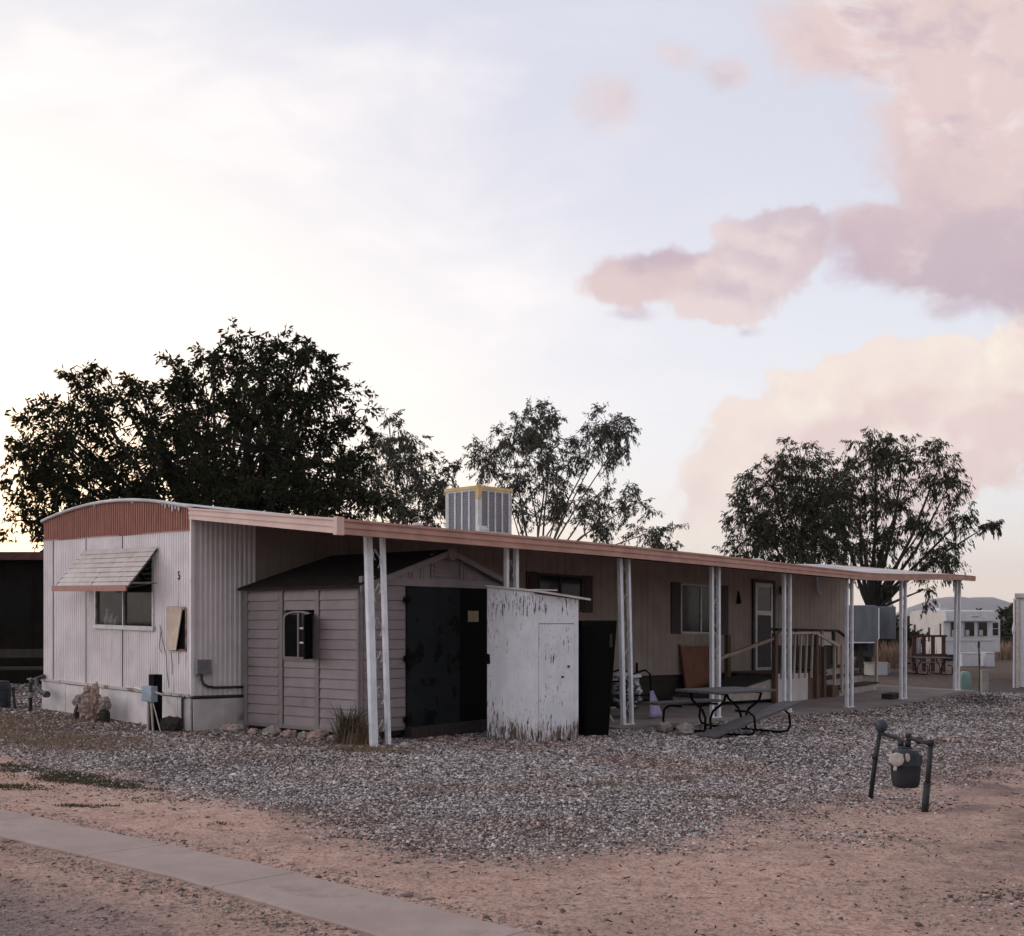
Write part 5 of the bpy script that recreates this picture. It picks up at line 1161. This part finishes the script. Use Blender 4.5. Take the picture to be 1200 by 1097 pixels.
def reeds(X, Y, w, label):
    pts = [(rng.normal(0, w), rng.normal(0, .4), 0) for _ in range(420)]
    t = thing('tall_grass', label, 'grass clump', at(X, Y), 0, 'clumps of tall reddish grass')
    blades('stems', pts, M['reed'], '', '', (.5, 1.25), .02, .4, t)
reeds(15.6, 47.5, .55, 'reddish dry grass clump seen between the last patio posts')
reeds(27.8, 65, .7, 'reddish dry grass clump right of the white travel trailer')

# ------------------------------------------------------------------ neighbours on the right
fw_ = thing('fifth_wheel_trailer', 'grey fifth wheel trailer with raised rounded nose beyond the end of the mobile home', 'camper trailer', at(9.2, 38.6), R(-14))
mb = MB(); prof = [(0, 1.22), (.16, 1.07), (2.75, 1.07), (2.9, 1.2), (2.9, 2.2), (2.8, 2.3), (.1, 2.3), (0, 2.2)]
mb.prism([(x, 0, z) for x, z in prof][::-1], (0, 1.9, 0)); mb.build('nose', M['rv_grey'], fw_, bevel=.03)
mb = MB(); mb.box(0.02, 2.88, 1.9, 7.5, .55, 2.29); mb.build('body', M['rv_grey'], fw_, bevel=.04)
mb = MB(); mb.tube([(2.9, -.02, 2.2), (2.9, -.02, 1.2), (2.75, -.02, 1.07), (.16, -.02, 1.07)], .025, 6); mb.tube([(1.2, -.012, 1.1), (1.2, -.012, 2.28)], .015, 5); mb.tube([(2.0, -.012, 1.1), (2.0, -.012, 2.28)], .015, 5); mb.build('edge_trim', M['rv_white'], fw_)
mb = MB(); mb.box(.5, .62, .6, .72, 0, 1.1); mb.box(2.3, 2.42, .6, .72, 0, 1.1); mb.box(.3, 2.6, .9, 1.5, .78, 1.06); mb.each('landing_gear', M['dark_frame'], fw_)
MB().box(2.92, 3.5, .9, 3.2, 1.17, 2.27).build('slide_out', M['rv_grey'], fw_, bevel=.02)
for y in (4.6, 5.5):
    MB().lathe([(.15, 0), (.36, .0), (.38, .1), (.36, .22), (.15, .22)], (2.7, y, .36), 18, 'x').build('wheel', M['rubber'], fw_)
for i, (x, y, s, lab) in enumerate([(12.45, 39.6, .55, 'pale square crate under the nose of the grey trailer'), (13.15, 41.2, .45, 'smaller pale crate right of the grey trailer nose')]):
    t = thing('crate', lab, 'crate', at(x, y), .3)
    MB().box(-s / 2, s / 2, -s / 2, s / 2, 0, s * .8).box(-s / 2 - .015, s / 2 + .015, -s / 2 - .015, s / 2 + .015, s * .72, s * .82).box(-s / 2 - .012, s / 2 + .012, -s / 2 - .012, s / 2 + .012, .05, .1).build('box', M['rv_white' if i == 0 else 'faded_post'], t, bevel=.01)
tr_ = thing('travel_trailer', 'white travel trailer with end wall painted with sunset glow and dark windows under the last patio posts', 'camper trailer', at(22.4, 60), R(25.5))
fl = .33
mb = MB(); arc = [(0, fl), (0, 2.50), (.12, 2.60), (.5, 2.66), (1.9, 2.66), (2.28, 2.60), (2.4, 2.5), (2.4, fl)]
mb.prism([(0, y, z) for y, z in arc], (3.5, 0, 0)); mb.build('body', M['rv_white'], tr_, bevel=.02)
mb = MB(); mb.prism([(-.012, y * .98 + .02, z - .02) for y, z in arc], (.011, 0, 0)); 
for z in np.arange(.6, 2.4, .16): mb.box(-.02, -.01, .08, 2.32, z, z + .02)
mb.build('end_wall', M['rv_sunset_tint'], tr_)
mb = MB(); mb.box(-.026, -.013, .18, .28, 1.3, 1.95); mb.box(-.026, -.013, .95, 1.08, 1.0, 1.75); mb.box(-.026, -.013, 1.95, 2.1, 1.2, 1.9); mb.build('vent_slot', M['dark_frame'], tr_)
MB().hexa([(-.05, -.22, 2.06), (3.5, -.22, 2.06), (3.5, .02, 2.06), (-.05, .02, 2.06), (-.05, -.16, 2.62), (3.5, -.16, 2.62), (3.5, .1, 2.66), (-.05, .1, 2.66)]).build('awning_roll', M['rv_white'], tr_, bevel=.04)
for x0, x1 in ((.46, .90), (1.44, 2.11), (2.42, 3.04)):
    w = MB().box(x0 - .04, x1 + .04, -.03, -.001, 1.26, 2.05).build('window', M['frame'], tr_)
    MB().box(x0, x1, -.04, -.031, 1.3, 2.02).build('pane', M['glass'], w)
    MB().box(x0 + .05, x0 + .3, -.046, -.041, 1.32, 1.62).build('blind', M['cloth'], w)
MB().box(0, 3.5, -.03, -.002, 1.02, 1.07).box(0, 3.5, -.025, -.002, .33, .38).build('belt_trim', M['frame'], tr_)
MB().box(1.75, 2.0, -.23, -.19, 2.30, 2.33).box(2.05, 2.25, -.235, -.19, 2.30, 2.33).build('emblem_stripe', M['grey_metal'], tr_)
sl_ = MB().box(3.51, 4.45, .35, 2.3, .42, 2.17).build('slide_out', M['rv_white'], tr_, bevel=.03)
w = MB().box(3.56, 4.30, .32, .349, 1.28, 2.05).build('window', M['frame'], sl_); MB().box(3.62, 4.24, .31, .319, 1.33, 1.66).box(3.62, 4.24, .31, .319, 1.70, 2.0).build('pane', M['glass'], w)
for x in (.55, 1.15): MB().lathe([(.12, 0), (.31, .0), (.33, .1), (.31, .2), (.12, .2)], (x, .1, .31), 16, 'y').build('wheel', M['rubber'], tr_)
MB().bar((3.4, .8, .30), (4.6, 1.1, .30), .1, .1).box(4.2, 4.3, .9, 1.0, 0, .5).lathe([(.05, 0), (.12, .02), (.12, .3), (.05, .35)], (3.75, .75, .32), 10).build('tow_bar', M['dark_frame'], tr_)
MB().tube([(.05, .3, 2.6), (.05, .3, 3.05)], .03, 6).box(.3, .9, .5, 1.2, 2.66, 2.78).build('roof_fitting', M['rv_white'], tr_)
for i, (px, py, w_, h_, lab) in enumerate([(20.3, 51.5, .85, .62, 'wide white storage box in front of the travel trailer'), (21.25, 51.7, .40, .66, 'narrow white storage box at the right end of the wide one')]):
    t = thing('storage_box', lab, 'box', at(px, py), .1)
    MB().box(-w_ / 2, w_ / 2, -.25, .25, .02, h_ - .05).build('bin', M['rv_white'], t, bevel=.015); MB().box(-w_ / 2 - .02, w_ / 2 + .02, -.27, .27, h_ - .049, h_).build('lid', M['rv_white'], t, bevel=.01)
rl = thing('red_railing', 'dark red board railing in front of the glow-tinted trailer end', 'railing', at(16.05, 44.5), R(4))
for x in (-.60, -.22, .14, .56): MB().box(x - .07, x + .07, -.03, .03, -.1, 1.36).build('board', M['red_wood'], rl)
MB().box(-.72, .68, -.06, -.031, 1.32, 1.40).box(-.72, .68, -.06, -.031, .55, .68).build('rail', M['red_wood'], rl)
MB().lump((-.40, .1, .95), (.11, .08, .33), 5, .3).build('hanging_cloth', M['cloth'], rl)
p2 = copy_tree(pt); p2.location = at(14.85, 41.2); p2.rotation_euler = (0, 0, R(10))
tag(p2, 'far dark picnic table in front of the dark red railing', 'picnic table', 'picnic tables'); pt['group'] = 'picnic tables'
for ch in p2.children:
    if 'label' in ch: del ch['label']
gb = thing('utility_pedestal', 'rounded pale green utility pedestal at the end of the patio', 'utility box', at(11.93, 30.5), R(12))
MB().add(*tub([(.15, .13, -.05), (.155, .135, .0), (.15, .13, .30), (.145, .12, .40), (.11, .10, .47), (.05, .06, .505)], (0, 0, 0))).build('shell', M['green_box'], gb, smooth=True)
MB().box(-.16, .16, -.14, .14, -.04, .05).build('base_collar', M['green_box'], gb)
sp = thing('marker_pole', 'thin dark marker pole right of the green pedestal', 'pole', at(11.86, 29.4))
MB().tube([(0, 0, -.1), (.01, 0, .7), (.0, 0, 1.28)], .022, 6).build('shaft', M['pipe'], sp); MB().box(-.03, .03, -.012, .012, 1.15, 1.30).build('cap', M['dark_frame'], sp)
vp = thing('marker_post', 'short faded square post beside the thin dark pole', 'post', at(12.17, 29.8), .1)
MB().box(-.085, .085, -.06, .06, -.05, .52).build('post', M['faded_post'], vp, bevel=.012); MB().box(-.092, .092, -.067, .067, .52, .57).build('cap', M['faded_post'], vp, bevel=.01)
nb = thing('neighbour_trailer', 'pale grey trailer cut off by the right edge of the view', 'mobile home', at(14.25, 32.6), R(-25))
mb = MB(); x = .05
while x < 3.9: mb.box(x, x + .19, -.012, .03, .02, 2.52); x += .2
mb.box(0, 4, .0, .05, .02, 2.52); mb.box(0, .05, .05, 8, .02, 2.52); mb.box(3.95, 4, .05, 8, .02, 2.52); mb.box(.05, 3.95, 7.95, 8, .02, 2.52); mb.build('wall', M['rv_white'], nb)
MB().box(-.08, 4.08, -.1, 8.1, 2.521, 2.66).build('roof', M['roof'], nb, bevel=.02)
MB().box(-.05, .045, -.06, .0, .0, 2.52).build('corner_board', M['cream_metal'], nb); MB().tube([(-.09, -.03, 2.5), (-.09, -.03, 1.7), (-.10, -.03, .0)], .03, 8).lump((-.1, -.03, 1.65), (.05, .05, .18), 3, .2).build('downpipe', M['rv_white'], nb)
mb = MB(); mb.box(1.2, 2.2, -.04, -.013, 1.1, 1.95); w = mb.build('window', M['frame'], nb); MB().box(1.26, 2.14, -.05, -.041, 1.16, 1.89).build('pane', M['glass'], w)

# ------------------------------------------------------------------ neighbours on the left, in deep shade
M['dark_pane'] = pm('dark_pane', (.006, .006, .006), None, 3, .4, spec=.05)
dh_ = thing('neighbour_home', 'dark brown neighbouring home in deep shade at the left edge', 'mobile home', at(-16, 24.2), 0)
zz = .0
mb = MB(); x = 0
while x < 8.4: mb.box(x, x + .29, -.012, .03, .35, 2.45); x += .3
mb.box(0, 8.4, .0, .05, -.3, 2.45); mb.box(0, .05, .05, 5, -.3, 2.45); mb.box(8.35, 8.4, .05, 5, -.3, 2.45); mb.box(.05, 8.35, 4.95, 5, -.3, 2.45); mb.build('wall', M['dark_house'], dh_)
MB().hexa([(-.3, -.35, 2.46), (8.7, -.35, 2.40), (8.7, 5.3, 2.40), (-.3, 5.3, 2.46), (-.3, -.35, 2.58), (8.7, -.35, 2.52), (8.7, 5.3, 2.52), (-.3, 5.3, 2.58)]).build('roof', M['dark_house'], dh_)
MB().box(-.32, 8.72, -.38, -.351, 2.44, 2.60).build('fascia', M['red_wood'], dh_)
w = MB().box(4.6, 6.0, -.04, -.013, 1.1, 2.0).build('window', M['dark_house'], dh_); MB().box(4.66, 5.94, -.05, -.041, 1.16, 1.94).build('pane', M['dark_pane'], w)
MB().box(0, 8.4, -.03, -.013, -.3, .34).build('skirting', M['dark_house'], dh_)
ut = thing('wooden_bench', 'dark low wooden bench in the shade left of the mobile home', 'bench', at(-9.6, 21.6), R(5))
MB().box(-1.2, 1.2, -.2, .2, .40, .45).build('seat', M['wood_dark'], ut); MB().box(-1.2, 1.2, .18, .22, .62, .78).build('backrest', M['wood_dark'], ut)
for x in (-1.0, 1.0): MB().box(x - .05, x + .05, -.18, .24, -.05, .40).box(x - .05, x + .05, .2, .25, .4, .78).build('leg', M['wood_dark'], ut)
br = thing('barrel', 'dark blue plastic barrel at the left edge', 'barrel', at(-8.02, 18.1))
MB().lathe([(.15, -.03), (.165, .0), (.17, .1), (.16, .11), (.17, .12), (.17, .25), (.16, .26), (.17, .27), (.165, .36), (.14, .38)], (0, 0, 0), 20).build('drum', M['barrel'], br, smooth=False); MB().lathe([(.145, .0), (.15, .02), (.02, .03)], (0, 0, .38), 18).build('lid', M['barrel'], br)
sd_ = thing('water_standpipe', 'dark water standpipe with tap beside the left corner of the mobile home', 'standpipe', at(-7.28, 17.5))
MB().tube([(0, 0, -.1), (0, 0, .42), (.02, -.04, .48), (.05, -.10, .46), (.06, -.12, .40)], .028, 8).build('pipe', M['pipe'], sd_, smooth=True); MB().lathe([(.05, 0), (.055, .01), (.05, .02)], (.0, .0, .47), 10).lathe([(.04, 0), (.045, .04), (.04, .08)], (0, 0, .2), 8).build('tap', M['grey_metal'], sd_)
for i, (x, y, h, lab) in enumerate([(-7.72, 18.0, .32, 'thin leaning stake between the barrel and the standpipe')]):
    MBs = MB().bar((0, 0, -.1), (-.05, 0, h), .03, .03).bar((-.06, -.01, h - .04), (-.02, .01, h - .02), .05, .04); o = MBs.build('garden_stake', M['wood_dark']); tag(o, lab, 'stake'); o.location = at(x, y)

# ------------------------------------------------------------------ evening haze
def haze(density):
    m = bpy.data.materials.new('evening_haze'); m.use_nodes = True; t = NT(m.node_tree)
    t.n.remove(t.n['Principled BSDF']); v = t.n.new('ShaderNodeVolumePrincipled')
    v.inputs['Color'].default_value = (.86, .90, 1.0, 1); v.inputs['Density'].default_value = density
    t.l.new(v.outputs[0], t.n['Material Output'].inputs['Volume'])
    o = MB().box(-2600, 2700, -200, 3100, -2.0, 160).build('haze', m); o.data.materials[0] = m
    tag(o, 'pale evening haze over the whole valley', 'haze', kind='stuff')
haze(.00017)
